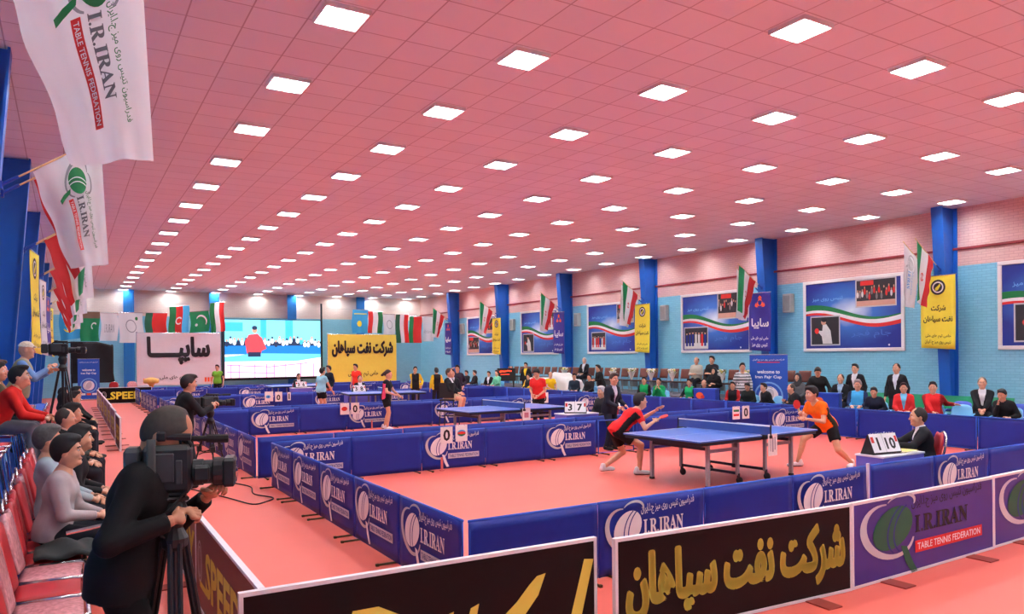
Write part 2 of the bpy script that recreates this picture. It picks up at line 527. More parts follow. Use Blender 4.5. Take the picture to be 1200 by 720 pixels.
def hair_mesh(style, h):
    k = ('hair', style, h)
    if k not in CACHE:
        E = [('ell', (0, -.012, .018), (.087, .107, .119), .01, None)]
        ss = lambda v, a, b: np.clip((v - a) / (b - a), 0, 1)
        fz = lambda X, Y, Z: .004 * np.sin(70 * X + 9 * Z) * np.sin(62 * Y + 14 * Z) * np.sin(48 * Z + 20 * X)
        line = lambda Y, f: -.075 + .07 * ss(Y, -.05, -.01) + .022 * ss(Y, .0, .03) + f * ss(Y, .028, .07)
        if style == 'short':
            E = [('ell', (0, -.013, .02), (.0885, .110, .121), .01, None), ('ell', (0, .05, .112), (.065, .055, .03), .03, None)]
            cut = lambda X, Y, Z: (line(Y, .062) - Z) * .8 + fz(X, Y, Z)
        elif style == 'full':
            E = [('ell', (0, -.014, .024), (.094, .115, .127), .01, None), ('ell', (0, .04, .112), (.07, .058, .03), .03, None)]
            cut = lambda X, Y, Z: (line(Y, .056) - Z) * .8 + fz(X, Y, Z)
        elif style == 'bald':
            cut = lambda X, Y, Z: np.maximum(line(Y, .2) - Z, np.maximum(Z - .055 + .35 * Y, Y - .03))
        elif style == 'balding':
            cut = lambda X, Y, Z: np.maximum((line(Y, .1) - Z) * .8 + fz(X, Y, Z), np.maximum(Y - .05 - .5 * (Z - .06) * (np.abs(X) < .02), Z + Y * .75 - .125))
        elif style == 'thin':
            cut = lambda X, Y, Z: np.maximum((line(Y, .1) - Z) * .8, Y + Z * .55 - .1)
        elif style == 'scarf':
            E = [('ell', (0, -.012, .01), (.1, .118, .135), .03, None), ('cone', (0, -.01, -.06), (0, -.02, -.2), .09, .13, .05, False)]
            def cut(X, Y, Z):
                return .06 - np.sqrt((X * 1.0) ** 2 + ((Z - .0) * .75) ** 2 + np.minimum(Y - .06, 0) ** 2 * 4)
        elif style == 'pony':
            cut = lambda X, Y, Z: -(Z - .72 * np.maximum(Y, -.08) - .012) * .8
            E += [('cone', (0, -.11, .05), (0, -.17, -.02), .03, .035, .02, False), ('cone', (0, -.17, -.02), (0, -.15, -.17), .035, .012, .02, False)]
        elif style == 'cap':
            E = [('ell', (0, -.008, .02), (.092, .11, .115), .01, None), ('cone', (-.045, .1, .055), (.045, .1, .055), .018, .018, .01, False), ('cone', (-.03, .15, .045), (.03, .15, .045), .012, .012, .04, False)]
            cut = lambda X, Y, Z: -(Z - .045)
        CACHE[k] = sdf_mesh(E, h, cut)
    return CACHE[k]

def hand_mesh(pose, h):
    """left hand, wrist at origin, fingers along +Y, palm facing -Z, thumb on +X"""
    k = ('hand', pose, h)
    if k not in CACHE:
        P = [('cone', (-.02, .03, 0), (.018, .03, .002), .017, .018, .01, False), ('cone', (-.022, .08, 0), (.024, .082, .002), .014, .014, .012, False),
             ('cone', (0, -.02, 0), (0, .03, 0), .024, .02, .015, False), ('cone', (.03, .035, -.003), (.024, .07, 0), .016, .014, .01, False)]
        curl = {'relax': .35, 'grip': 1.15, 'flat': .12}[pose]
        for x, L, dy in ((.028, .075, .088), (.0095, .083, .092), (-.0095, .077, .09), (-.027, .06, .082)):
            p = np.array([x, dy, 0.]); a = 0.
            for seg, f in enumerate((.45, .3, .25)):
                a += curl * (.55 if seg == 0 else 1.0) * (.7 if pose != 'grip' else .95)
                q = p + L * f * np.array([(.06 if pose == 'flat' else .02) * x / .028, math.cos(a), -math.sin(a)])
                P.append(('cone', p, q, .0092 - seg * .0008, .0086 - seg * .001, .004, False)); p = q
        t0 = np.array([.03, .02, -.004]); t1 = t0 + np.array([.03, .028, -.012]); t2 = t1 + (np.array([.012, .028, -.008]) if pose != 'grip' else np.array([-.004, .026, -.02]))
        t3 = t2 + (np.array([.003, .024, -.006]) if pose != 'grip' else np.array([-.016, .014, -.014]))
        P += [('cone', t0, t1, .014, .0115, .008, False), ('cone', t1, t2, .0115, .0105, .004, False), ('cone', t2, t3, .0105, .0085, .004, False)]
        CACHE[k] = sdf_mesh(P, h)
    return CACHE[k]

def shoe_mesh(h):
    k = ('shoe', h)
    if k not in CACHE:
        P = [('cone', (0, -.055, .045), (0, .13, .03), .046, .042, .02, False), ('cone', (0, -.045, .05), (0, -.035, .1), .045, .047, .02, False), ('ell', (0, .13, .03), (.048, .075, .04), .02, None)]
        CACHE[k] = sdf_mesh(P, h, lambda X, Y, Z: -Z)
    return CACHE[k]

def frame(fwd, up):
    f = unit(fwd); r = unit(np.cross(f, up)); u = np.cross(r, f)
    return np.stack([r, f, u], 1)      # columns: local x, y, z

def skin(n):
    return mat('skin_' + n, {'a': (214, 160, 128), 'b': (190, 134, 102), 'c': (226, 178, 148)}[n], .5, var=.05, scale=20)

def person(label, x, y, facing, z=0.0, h=1.75, pose='stand', res=.02, lod=.012, lean=0, side=0, twist=0, head=(0, 0), hands=None, feet=None, hand_pose=('relax', 'relax'),
           elbow=None, skin_tone='a', hair='short', hair_rgb=(28, 24, 24), top='jacket', top_rgb=(30, 32, 40), inner=None, trim=None, legs='trousers', leg_rgb=(34, 36, 44),
           shoe_rgb=(30, 28, 28), beard=False, seat=.45, pelvis=None, fat=0.0, group=None, glasses=False, kneepole=(0, 1, .15), cat='person'):
    s = h / 1.75
    rz = R(facing) - math.pi / 2
    # ---- skeleton (local, metres at 1.75 m)
    if pose == 'stand':
        pel = np.array(pelvis if pelvis else (0, 0, .93)); hd = hands or ((.27, .06, .86), (-.27, .06, .86)); ft = feet or ((.1, .0, 0, -8), (-.1, .0, 0, 8))
    else:
        pel = np.array(pelvis if pelvis else (0, 0, seat / s + .10)); hd = hands or ((.12, .34, pel[2] + .1), (-.12, .34, pel[2] + .1)); ft = feet or ((.14, .44, 0, -6), (-.14, .44, 0, 6))
    L, S, T = R(lean), R(side), R(twist)
    up = unit((math.sin(S), math.sin(L) * math.cos(S), math.cos(L) * math.cos(S)))
    rt = unit((math.cos(T), math.sin(T), 0)); rt = unit(rt - up * (rt @ up))
    fw = np.cross(up, rt)
    C = lambda a, b, c: pel + rt * a + fw * b + up * c
    neck = C(0, .0, .53)
    hy, hp = R(head[0]), R(head[1])
    hf = unit(np.array([math.sin(-hy) * math.cos(hp), math.cos(hy) * math.cos(hp), math.sin(hp)]))
    hf = unit(hf[0] * unit((math.cos(T), math.sin(T), 0)) + hf[1] * unit((-math.sin(T), math.cos(T), 0)) + hf[2] * np.array([0, 0, 1.]))
    hup = unit(up * .35 + np.array([0, 0, .65]))
    HM = frame(hf, hup) * 1.07
    hc = neck + unit(up * .6 + np.array([0, 0, .4])) * .075 + HM[:, 2] * .07 + HM[:, 1] * .018
    k = .05
    TR = [('cone', C(-.06, 0, .03), C(.06, 0, .03), .118, .118, k, False), ('cone', C(-.055, .005 + fat, .18), C(.055, .005 + fat, .18), .104 + fat, .104 + fat, .07, False),
          ('cone', C(-.075, .005, .35), C(.075, .005, .35), .114, .114, .07, False), ('cone', C(-.11, -.01, .45), C(.11, -.01, .45), .066, .066, .05, False),
          ('cone', C(0, -.005, .4), C(0, -.005, .5), .085, .065, .05, False)]
    NK = [('cone', neck - up * .04, hc - HM[:, 2] * .06, .058, .052, .03, False)]
    ARM = []; FARM = []; wr = []
    for i, sd in ((0, 1), (1, -1)):
        sh = C(sd * .172, -.005, .45)
        pole = elbow[i] if elbow else (sd * .55, -.6, -.6)
        el, w = ik(sh, hd[i], .29, .26, pole)
        ARM.append((sh, el)); FARM.append((el, w)); wr.append((el, w))
    LEG = []; SHN = []; an = []
    for i, sd in ((0, 1), (1, -1)):
        hp_ = pel + np.array([sd * .095, 0, -.01]) if pose != 'bend' else pel + rt * sd * .095
        fx, fy, fz, fyaw = ft[i]
        a = np.array([fx, fy, fz + .085])
        kn, a = ik(hp_, a, .44, .42, (sd * kneepole[0], kneepole[1], kneepole[2]))
        LEG.append((hp_, kn)); SHN.append((kn, a)); an.append((a, fyaw))
    body = list(TR) + NK
    for sh, el in ARM: body.append(('cone', sh, el, .052, .041, .03, False))
    for el, w in FARM: body.append(('cone', el, w, .04, .027, .012, False))
    for a, b in LEG: body.append(('cone', a, b, .085, .056, .03, False))
    for a, b in SHN:
        body.append(('cone', a, b, .054, .038, .02, False))
        body.append(('cone', a + (b - a) * .15 - np.array([0, .012, 0]), a + (b - a) * .5 - np.array([0, .01, 0]), .045, .045, .03, False))
    mb = MB()
    V, F = sdf_mesh(body, res)
    mb.add(V, F, 0)
    HV, HF, Hm = head_mesh(lod)
    mb.add(HV @ HM.T + hc, HF, Hm)
    hh = .0055 if lod <= .007 else .008 if lod <= .012 else .012
    for i, sd in ((0, 1), (1, -1)):
        el, w = wr[i]
        d = unit(w - el)
        inward = np.array([-sd, 0, 0.]) if abs(d[0]) < .8 else np.array([0, -1., 0])
        palm = unit(inward * .7 + np.array([0, 0, -.7]) if abs(d[2]) < .75 else inward)
        FM = frame(d, -palm)
        V, F = hand_mesh(hand_pose[i], hh)
        V = V.copy()
        # thumb points up / forward on both hands
        tx = FM[:, 0] @ (np.array([0, .5, 1.]) if abs(d[2]) < .75 else np.array([0, 1., 0]))
        if tx < 0:
            V = V * [-1, 1, 1]; F = [f[::-1] for f in F]
        mb.add(V @ FM.T + w + d * .012, F, 0)
    root_name = 'person'
    sk = skin(skin_tone)
    me = mb.mesh('person_body', [sk, mat('eye_white', (225, 222, 215), .3), mat('eye_dark', (30, 22, 18), .2), mat('lips', (176, 108, 96), .5)], True)
    o = place(root_name, me, None, (x, y, z), rz)
    o.scale = (s, s, s)
    tag(o, label, cat, group)
    # ---- hair
    if hair:
        V, F = hair_mesh(hair, lod if lod > .01 else .008)
        hb = MB(); hb.add(V @ HM.T + hc, F, 0)
        if lod <= .012 and hair not in ('scarf',):
            for sx in (-1, 1):
                hb.tube([hc + HM @ np.array(p) for p in ((sx * .05, .078, .034), (sx * .033, .0935, .04), (sx * .014, .096, .034))], [.0035, .005, .004], 6, 0)
        if beard:
            bv, bf = sdf_mesh([('cone', (-.055, .03, -.07), (0, .075, -.098), .026, .024, .01, False), ('cone', (.055, .03, -.07), (0, .075, -.098), .026, .024, .01, False),
                               ('cone', (-.024, .094, -.044), (.024, .094, -.044), .008, .008, .005, False)], .008)
            hb.add(bv @ HM.T + hc, bf, 0)
        nm = {'scarf': 'headscarf', 'cap': 'cap'}.get(hair, 'hair')
        hb.build(nm, mat('%s_%d_%d_%d' % ((nm,) + tuple(hair_rgb)), hair_rgb, .7 if hair != 'scarf' else .9, var=.2, scale=40), o, smooth=True)
    if glasses:
        gb = MB()
        for sx in (-1, 1):
            a = np.linspace(0, 2 * math.pi, 13)
            gb.tube([hc + HM @ np.array((sx * .033 + .02 * math.cos(t), .1, .012 + .015 * math.sin(t))) for t in a], .0018, 5, 0, False)
            gb.tube([hc + HM @ np.array(p) for p in ((sx * .053, .098, .015), (sx * .08, .0, .015))], .0018, 5)
        gb.tube([hc + HM @ np.array(p) for p in ((-.013, .102, .015), (.013, .102, .015))], .0018, 5)
        gb.build('glasses', mat('glasses_wire', (60, 60, 62), .3, .8), o)
    # ---- clothes
    def cloth(nm, prims, rgb, cut=None, rough=.85, grow=0.0, mats=None):
        V, F = sdf_mesh(prims, res, cut, grow)
        c = MB(); c.add(V, F, 0)
        if mats:
            ctr = np.array([V[list(f)].mean(0) for f in F])
            c.m = [int(q) for q in mats[0](ctr)]
            return c.build(nm, [mat('cloth_%d_%d_%d' % tuple(rgb), rgb, rough, var=.1, scale=9, spec=.25)] + [mat('cloth_%d_%d_%d' % tuple(q), q, rough, var=.1, scale=9, spec=.25) for q in mats[1]], o, smooth=True)
        return c.build(nm, mat('cloth_%d_%d_%d' % tuple(rgb), rgb, rough, var=.1, scale=9, spec=.25), o, smooth=True)
    loc = lambda P: np.stack([(P - pel) @ rt, (P - pel) @ fw, (P - pel) @ up], 1)
    def vcut(X, Y, Z):
        A = ((X - pel[0]) * rt[0] + (Y - pel[1]) * rt[1] + (Z - pel[2]) * rt[2]); B = ((X - pel[0]) * fw[0] + (Y - pel[1]) * fw[1] + (Z - pel[2]) * fw[2])
        Cc = ((X - pel[0]) * up[0] + (Y - pel[1]) * up[1] + (Z - pel[2]) * up[2])
        w = np.clip((Cc - .12) * .2, 0, .2)
        return -np.maximum(np.abs(A) - w, .04 - B)
    upper = TR
    if top in ('jacket', 'suit', 'coat'):
        g = .022
        J = [(p[0], p[1], p[2], p[3] + g, p[4] + g, p[5], False) for p in TR[:4]]
        hem = -.1 if pose != 'sit' else -.02
        J.append(('cone', C(-.07, 0, .05), C(-.07, .005, hem), .135, .14, .05, True)); J.append(('cone', C(.07, 0, .05), C(.07, .005, hem), .135, .14, .05, True))
        if top == 'coat' and pose == 'stand':
            J.append(('cone', C(-.05, 0, 0), C(-.06, 0, -.42), .13, .16, .06, True)); J.append(('cone', C(.05, 0, 0), C(.06, 0, -.42), .13, .16, .06, True))
        for sh, el in ARM: J.append(('cone', sh, el, .066, .055, .035, False))
        for el, w in FARM: J.append(('cone', el, el + (w - el) * .96, .056, .043, .02, True))
        J.append(('cone', neck - up * .05 - fw * .01, neck + up * .015 - fw * .005, .075, .068, .03, True))
        cut = vcut if (inner or top == 'suit') else None
        mt = None
        if trim:
            mt = (lambda P: ((np.abs(loc(P)[:, 0]) > .15)), [trim])
        cloth('jacket', J, top_rgb, cut, .8, mats=mt)
        if cut is not None:
            I = [(p[0], p[1], p[2], p[3] + .008, p[4] + .008, p[5], False) for p in TR[1:]]
            I.append(('cone', neck - up * .03, neck + up * .03, .066, .06, .02, True))
            cloth('shirt', I, inner or (225, 228, 232))
    elif top in ('tshirt', 'shirt', 'polo'):
        g = .012
        J = [(p[0], p[1], p[2], p[3] + g, p[4] + g, p[5], False) for p in TR[:4]]
        J.append(('cone', C(-.065, 0, .05), C(-.065, .003, -.06), .128, .132, .05, True)); J.append(('cone', C(.065, 0, .05), C(.065, .003, -.06), .128, .132, .05, True))
        for sh, el in ARM:
            J.append(('cone', sh, sh + (el - sh) * (1 if top == 'shirt' else .62), .068, .06, .03, top != 'shirt'))
        if top == 'shirt':
            for el, w in FARM: J.append(('cone', el, el + (w - el) * .95, .052, .038, .02, True))
        J.append(('cone', neck - up * .05, neck + up * .008, .068, .062, .025, True))
        mt = None
        if trim:
            mt = (lambda P: (np.abs(loc(P)[:, 0]) > .12) & (np.abs(loc(P)[:, 1] + .01) < .055) & (loc(P)[:, 2] < .42), [trim])
        if top == 'shirt' and inner:      # stripes
            mt = (lambda P: np.mod(loc(P)[:, 2], .09) < .04, [inner])
        cloth('shirt', J, top_rgb, None, .85, mats=mt)
    elif top == 'vest':
        for nm, g, rgb, sl in (('shirt', .012, inner or (120, 160, 205), True), ('vest', .03, top_rgb, False)):
            J = [(p[0], p[1], p[2], p[3] + g, p[4] + g, p[5], False) for p in TR[:4]]
            J.append(('cone', C(-.065, 0, .05), C(-.065, .003, -.06), .12 + g, .125 + g, .05, True)); J.append(('cone', C(.065, 0, .05), C(.065, .003, -.06), .12 + g, .125 + g, .05, True))
            if sl:
                for sh, el in ARM: J.append(('cone', sh, el, .066, .055, .03, False))
                for el, w in FARM: J.append(('cone', el, el + (w - el) * .95, .052, .04, .02, True))
            cloth(nm, J, rgb)
    if legs == 'trousers':
        J = [TR[0][:3] + (.127, .127, .05, False)]
        for a, b in LEG: J.append(('cone', a, b, .098, .07, .03, False))
        for a, b in SHN: J.append(('cone', a, a + (b - a) * 1.0, .068, .06, .02, True))
        cloth('trousers', J, leg_rgb)
    elif legs == 'shorts':
        J = [TR[0][:3] + (.128, .128, .05, False)]
        for a, b in LEG: J.append(('cone', a, a + (b - a) * .62, .104, .1, .03, True))
        cloth('shorts', J, leg_rgb)
    elif legs == 'robe':
        J = [TR[0][:3] + (.14, .14, .05, False)]
        for a, b in LEG: J.append(('cone', a, b, .12, .11, .08, False))
        for a, b in SHN: J.append(('cone', a, b, .11, .13, .09, True))
        cloth('robe', J, leg_rgb)
    for a, yw in an:
        V, F = shoe_mesh(.012 if lod <= .012 else .016)
        c, q = math.cos(R(yw)), math.sin(R(yw))
        M = np.array([[c, -q, 0], [q, c, 0], [0, 0, 1]])
        b = MB(); b.add(V @ M.T + np.array([a[0], a[1], a[2] - .085]), F, 0)
        b.m = [1 if np.mean(np.vstack(b.v)[list(f)][:, 2]) - (a[2] - .085) < .018 else 0 for f in b.f]
        b.build('shoe', [mat('shoe_%d_%d_%d' % tuple(shoe_rgb), shoe_rgb, .5), mat('shoe_sole', (196, 190, 180) if sum(shoe_rgb) > 300 else (24, 22, 22), .7)], o, smooth=True)
    # world positions of the wrists, for things held
    q = lambda p: np.array([math.cos(rz) * p[0] - math.sin(rz) * p[1], math.sin(rz) * p[0] + math.cos(rz) * p[1], p[2]]) * s + np.array([x, y, z])
    return {'root': o, 'wrist': [q(w) for _, w in wr], 'dir': [q(w + unit(w - e)) - q(w) for e, w in wr], 'head': q(hc)}
# ---------------------------------------------------------------- the hall
XL, XR, YB, YF, ZC = -2.4, 20.6, -6.0, 46.4, 5.9
def slab(name, verts, m, kind='structure', origin=(0, 0, 0)):
    mb = MB(); mb.add(np.array(verts, float) - np.array(origin), [tuple(range(len(verts)))])
    o = mb.build(name, m, None, origin)
    o['kind'] = kind
    return o

fl = mat('sports_mat_floor', (229, 105, 90), .42, var=.025, scale=1.2, spec=.4)
mb = MB(); mb.box(((XL + XR) / 2, (YB + YF) / 2, -.05), (XR - XL + .6, YF - YB + .6, .1))
o = mb.build('floor', fl); o['kind'] = 'structure'
cm = brick_mat('ceiling_tiles', (226, 234, 238), (221, 229, 233), (180, 180, 184), .6, .5915, .010, .8, .25, 0.0)
mb = MB(); mb.box(((XL + XR) / 2 - 2.38, (YB + YF) / 2 - 7.82, .05), (XR - XL + .6, YF - YB + .6, .1))
o = mb.build('ceiling', cm, None, (2.38, 7.82, ZC)); o['kind'] = 'structure'

ZB = 4.33
blue_r = brick_mat('painted_brick_blue', (132, 204, 228), (124, 197, 222), (108, 180, 208), .22, .075, .008, .55, .5, axis='YZ', big=.04)
pink_r = brick_mat('painted_brick_pink', (224, 186, 180), (218, 179, 173), (202, 160, 155), .22, .075, .008, .6, .5, axis='YZ', big=.04)
blue_f = brick_mat('painted_far_blue', (140, 212, 234), (134, 206, 229), (122, 194, 218), .22, .075, .006, .55, .3, axis='XZ', big=.04)
pink_f = brick_mat('painted_far_pink', (238, 220, 208), (233, 214, 202), (222, 200, 188), .22, .075, .006, .6, .3, axis='XZ', big=.04)
def wall(name, axis, c, lo, hi, m_low, m_up, zb, out):
    mb = MB()
    for z0, z1, i in ((0, zb, 0), (zb, ZC, 1)):
        if axis == 'x': mb.box((c + out * .15, (lo + hi) / 2, (z0 + z1) / 2), (.3, hi - lo, z1 - z0), i)
        else: mb.box(((lo + hi) / 2, c + out * .15, (z0 + z1) / 2), (hi - lo, .3, z1 - z0), i)
    o = mb.build(name, [m_low, m_up]); o['kind'] = 'structure'
wall('wall_right', 'x', XR, YB, YF, blue_r, pink_r, ZB, 1)
wall('wall_left', 'x', XL, YB, YF, blue_r, pink_r, ZB, -1)
wall('wall_far', 'y', YF, XL, XR, blue_f, pink_f, 4.45, 1)
wall('wall_back', 'y', YB, XL, XR, blue_f, pink_f, 4.45, -1)
red_pipe = mat('stripe_dark_red', (150, 52, 58), .5)
mb = MB(); mb.box((XR - .03, (YB + YF) / 2, 4.79), (.06, YF - YB, .07), bevel=.012)
o = mb.build('trim_1', red_pipe); o['kind'] = 'structure'

# ---- tapered steel columns
colblue = mat('column_blue', (24, 98, 194), .4, var=.03, spec=.5)
farblue = mat('far_column_blue', (36, 128, 206), .4, var=.03)
def steel_column(x_top, x_bot, x_wall, y, label, group, zb=0.0):
    x_bot += (x_top - x_bot) * zb / ZC
    t = thing('steel_column', label, 'column', (x_bot, y, zb), 0, group)
    sg = 1 if x_wall > x_bot else -1
    dt = x_top - x_bot; dw = x_wall - x_bot
    def plate(nm, y0, y1, xa_b, xb_b, xa_t, xb_t):
        m = MB()
        V = [(xa_b, y0, 0), (xb_b, y0, 0), (xb_b, y1, 0), (xa_b, y1, 0), (xa_t, y0, ZC - .01 - zb), (xb_t, y0, ZC - .01 - zb), (xb_t, y1, ZC - .01 - zb), (xa_t, y1, ZC - .01 - zb)]
        F = [(0, 3, 2, 1), (4, 5, 6, 7), (0, 1, 5, 4), (1, 2, 6, 5), (2, 3, 7, 6), (3, 0, 4, 7)]
        if sg < 0: F = [f[::-1] for f in F]
        m.add(V, F); m.build(nm, colblue, t)
    plate('front_flange', -.15, .15, 0, sg * .03, dt, dt + sg * .03)
    plate('web', -.05, .05, sg * .03, dw - sg * .03, dt + sg * .03, dw - sg * .03)
    plate('back_flange', -.15, .15, dw - sg * .03, dw - sg * .002, dw - sg * .03, dw - sg * .002)
    m = MB(); m.box((sg * .06, 0, .015), (.3, .42, .03), bevel=.005); m.build('base_plate', colblue, t)
COLY = [5.18 + 5.92 * k for k in range(7)]
for k, y in enumerate(COLY):
    steel_column(19.86, 20.28, XR, y, 'blue tapered steel column, %s from the near end along the right wall' % ORD[k], 'right wall columns', .55 if 13.8 < y < 35.4 else 0)
    steel_column(-.56, -1.03, XL, y, 'blue tapered steel column, %s from the near end along the left wall' % ORD[k], 'left wall columns', .62 if y < 28.6 else 0)
for k, x in enumerate((2.95, 7.4, 11.9, 16.3)):
    m = MB(); m.box((0, 0, ZC / 2 - .005), (.42, .3, ZC - .01), bevel=.015)
    for s in (-1, 1): m.box((s * .24, -.12, ZC / 2 - .005), (.06, .06, ZC - .01))
    tag(m.build('wall_pilaster', farblue, None, (x, YF - .15, 0)), 'light blue square pilaster on the far wall, %s from the left' % ORD[k], 'column', 'far wall pilasters')

# ---- recessed ceiling lights
lampm = mat('lamp_glow', (255, 251, 245), emit=LIGHT_STRENGTH)
lampm.node_tree.nodes['Principled BSDF'].inputs['Emission Color'].default_value = (*TUBE_COLOUR, 1)
whitem = mat('white_metal', (228, 228, 226), .4, var=.02)
silver = mat('louvre_metal', (210, 212, 216), .25, .8, var=0)
def ceiling_light(loc):
    t = thing('ceiling_light', 'square recessed ceiling light with four glowing tubes and a louvre', 'ceiling light', loc, 0, 'recessed ceiling lights in a grid')
    m = MB()
    for s in (-1, 1):
        m.box((s * .25, 0, -.025), (.02, .52, .05)); m.box((0, s * .25, -.025), (.48, .02, .05))
    m.build('lamp_frame', whitem, t)
    m = MB()
    for q in (-.175, -.06, .06, .175): m.box((q, 0, -.014), (.085, .47, .02), bevel=.008)
    m.build('tube_panel', lampm, t)
    m = MB()
    for q in np.linspace(-.21, .21, 9): m.box((0, q, -.036), (.48, .004, .026))
    m.build('louvre', silver, t)
    return t
first = None
for j in range(-5, 17):
    for i in range(-1, 8):
        loc = (2.68 + 2.4 * i, 8.12 + 2.366 * j, ZC - .001)
        if first is None: first = ceiling_light(loc)
        else: copy_thing(first, loc)

# ---------------------------------------------------------------- printed marks
for n, c in dict(p_white=(236, 236, 238), p_black=(22, 20, 24), p_red=(214, 40, 36), p_green=(18, 120, 62), p_grey=(150, 152, 156), p_navy=(20, 40, 130), p_yellow=(236, 222, 60),
                 p_blue=(24, 62, 168), p_lightblue=(70, 176, 226), p_orange=(244, 98, 48), p_skyprint=(120, 180, 236), p_purple=(52, 40, 140), p_darkgreen=(16, 92, 60),
                 p_pink=(240, 120, 160), p_silver=(196, 196, 200), p_gold=(218, 206, 84), p_dark=(40, 38, 44), p_skin=(206, 156, 128), p_bar=(200, 202, 210), p_brown=(120, 92, 70), p_midgrey=(96, 98, 104), p_posterink=(76, 122, 204)).items():
    mat(n, c, .6, var=.02)
FED_FA = 'فدراسیون تنیس روی میز ج.ا.ایران'
def fed_logo(racket, ring, text, bar, bartext, lines, latin=None):
    """table tennis federation mark, about 1 wide and .8 high"""
    a = Art()
    a.arc((.17, .5), .19, .27, .055, ring, 1, 1.2, 5.6, .35, 26, True)
    a.disc((.2, .52), .15, .215, racket, 2, 26, -.35)
    for d in (.0, .05): a.arc((.30 + d, .5), .14, .26, .012, lines, 3, 2.2, 4.3, -.2, 12)
    a.arc((.26, .74), .12, .09, .03, ring, 3, -.6, 2.4, .3, 14, True)
    a.poly([(.26, .33), (.31, .31), (.36, .14), (.40, .04), (.35, .03), (.30, .15)], racket, 2)
    a.text(FED_FA, .35, .66, 1.0, .80, text, 2, .01, True, .06)
    a.text(serif('I.R.IRAN'), .38, .42, .86, .60, latin or text, 2, .012)
    a.rect(.38, .22, 1.0, .34, bar, 2)
    if bartext: a.text('TABLE TENNIS FEDERATION', .4, .245, .98, .315, bartext, 3, .012)
    return a
LOGO_W = fed_logo('p_white', 'p_silver', 'p_white', 'p_bar', 'p_navy', 'p_navy')
LOGO_C = fed_logo('p_darkgreen', 'p_silver', 'p_black', 'p_red', 'p_white', 'p_navy')
LOGO_F = fed_logo('p_green', 'p_grey', 'p_green', 'p_red', 'p_white', 'p_white', 'p_midgrey')

# ---------------------------------------------------------------- court barriers
bcloth = mat('barrier_cloth_blue', (17, 42, 142), .5, var=.05, scale=5, bump=.06, spec=.4)
bpipe = mat('barrier_rail_blue', (28, 84, 196), .35, var=0)
footm = mat('barrier_foot', (74, 62, 30), .5, .3)
BH = .7
def barrier_meshes(L, v):
    r = np.random.default_rng(v + 11)
    a, b, c = r.uniform(2, 5), r.uniform(4, 9), r.uniform(0, 6)
    def f(u, w):
        x = u * L; z = .015 + w * (BH - .03)
        e = (1 - w) * w * 4
        y = -.012 - .006 * math.sin(a * x + c + 2 * w) * e - .004 * math.sin(b * (x + w) + c) * e - .01 * math.exp(-((x * .7 - w * .9 + .1 * v) / .05) ** 2) * (v % 3 == 1)
        return (x, y, z)
    m = MB(); m.grid(f, 18, 8, 0, .006); cl = m.mesh('barrier_cloth', bcloth, True)
    m = MB(); m.tube([(0, 0, BH - .01), (L, 0, BH - .01)], .013, 8); m.tube([(.012, 0, .01), (.012, 0, BH - .01)], .011, 8); m.tube([(L - .012, 0, .01), (L - .012, 0, BH - .01)], .011, 8)
    m.tube([(0, 0, .03), (L, 0, .03)], .009, 6)
    fr = m.mesh('barrier_frame', bpipe, True)
    m = MB(); m.tube([(0, -.2, .012), (0, .2, .012)], .011, 6); m.box((0, -.2, .012), (.03, .03, .024)); m.box((0, .2, .012), (.03, .03, .024))
    ft = m.mesh('barrier_foot', footm)
    fn = plane((L * .09, -.021, .0), (1, 0, 0), (0, 0, 1), None, .004, .0015)
    w = min(L * .8, 1.1)
    pr = Art().place(LOGO_W, 0, .02, w, .78).mesh('barrier_print', fn)
    return cl, fr, ft, pr
BM = {}
def barrier(x, y, rz, L, logo, label, group, cloth=True, v=0):
    key = (round(L, 2), v)
    if key not in BM: BM[key] = barrier_meshes(L, v)
    cl, fr, ft, pr = BM[key]
    t = thing('court_barrier', label, 'barrier', (x, y, 0), rz, group)
    if cloth: place('cloth', cl, t)
    place('frame', fr, t)
    for q in (.12, L - .12): place('foot', ft, t, (q, 0, 0))
    if logo and cloth: place('logo_print', pr, t)
    return t
def row(x0, y0, x1, y1, n, logos, where, group, skip=()):
    """n panels from (x0, y0) to (x1, y1); the printed face is on the right-hand side of the run"""
    rz = math.atan2(y1 - y0, x1 - x0); L = math.hypot(x1 - x0, y1 - y0) / n
    for k in range(n):
        if k in skip: continue
        lg = logos(k) if callable(logos) else k in logos
        barrier(x0 + (x1 - x0) * k / n + .004 * math.cos(rz), y0 + (y1 - y0) * k / n + .004 * math.sin(rz), rz, L - .012, lg,
                ('%s barrier panel, %s from %s' % ('blue logo-printed' if lg else 'plain blue', ORD[k], where)), group, v=k % 3)
odd = lambda k: k % 2 == 1
even = lambda k: k % 2 == 0
row(2.78, 12.08, 2.78, 5.44, 5, lambda k: True, 'the back of the nearest court along its left side', 'left side of the nearest court')
row(2.80, 5.40, 8.12, 5.40, 4, odd, 'the left corner of the nearest court along its front', 'front of the nearest court')
row(8.2, 5.40, 16.2, 5.40, 6, odd, "the umpire's table along the front of the nearest court", 'front of the nearest court, right of the umpire')
row(2.80, 12.12, 9.25, 12.12, 5, even, 'the left corner along the back of the nearest court', 'back of the nearest court')
barrier(9.3, 12.12, 0, .95, False, 'bare blue barrier frame without cloth behind the red-shirted player', 'back of the nearest court', cloth=False)
row(10.35, 12.15, 15.9, 12.15, 4, lambda k: k == 3, 'the bare frame along the back of the nearest court', 'back of the nearest court, right half')
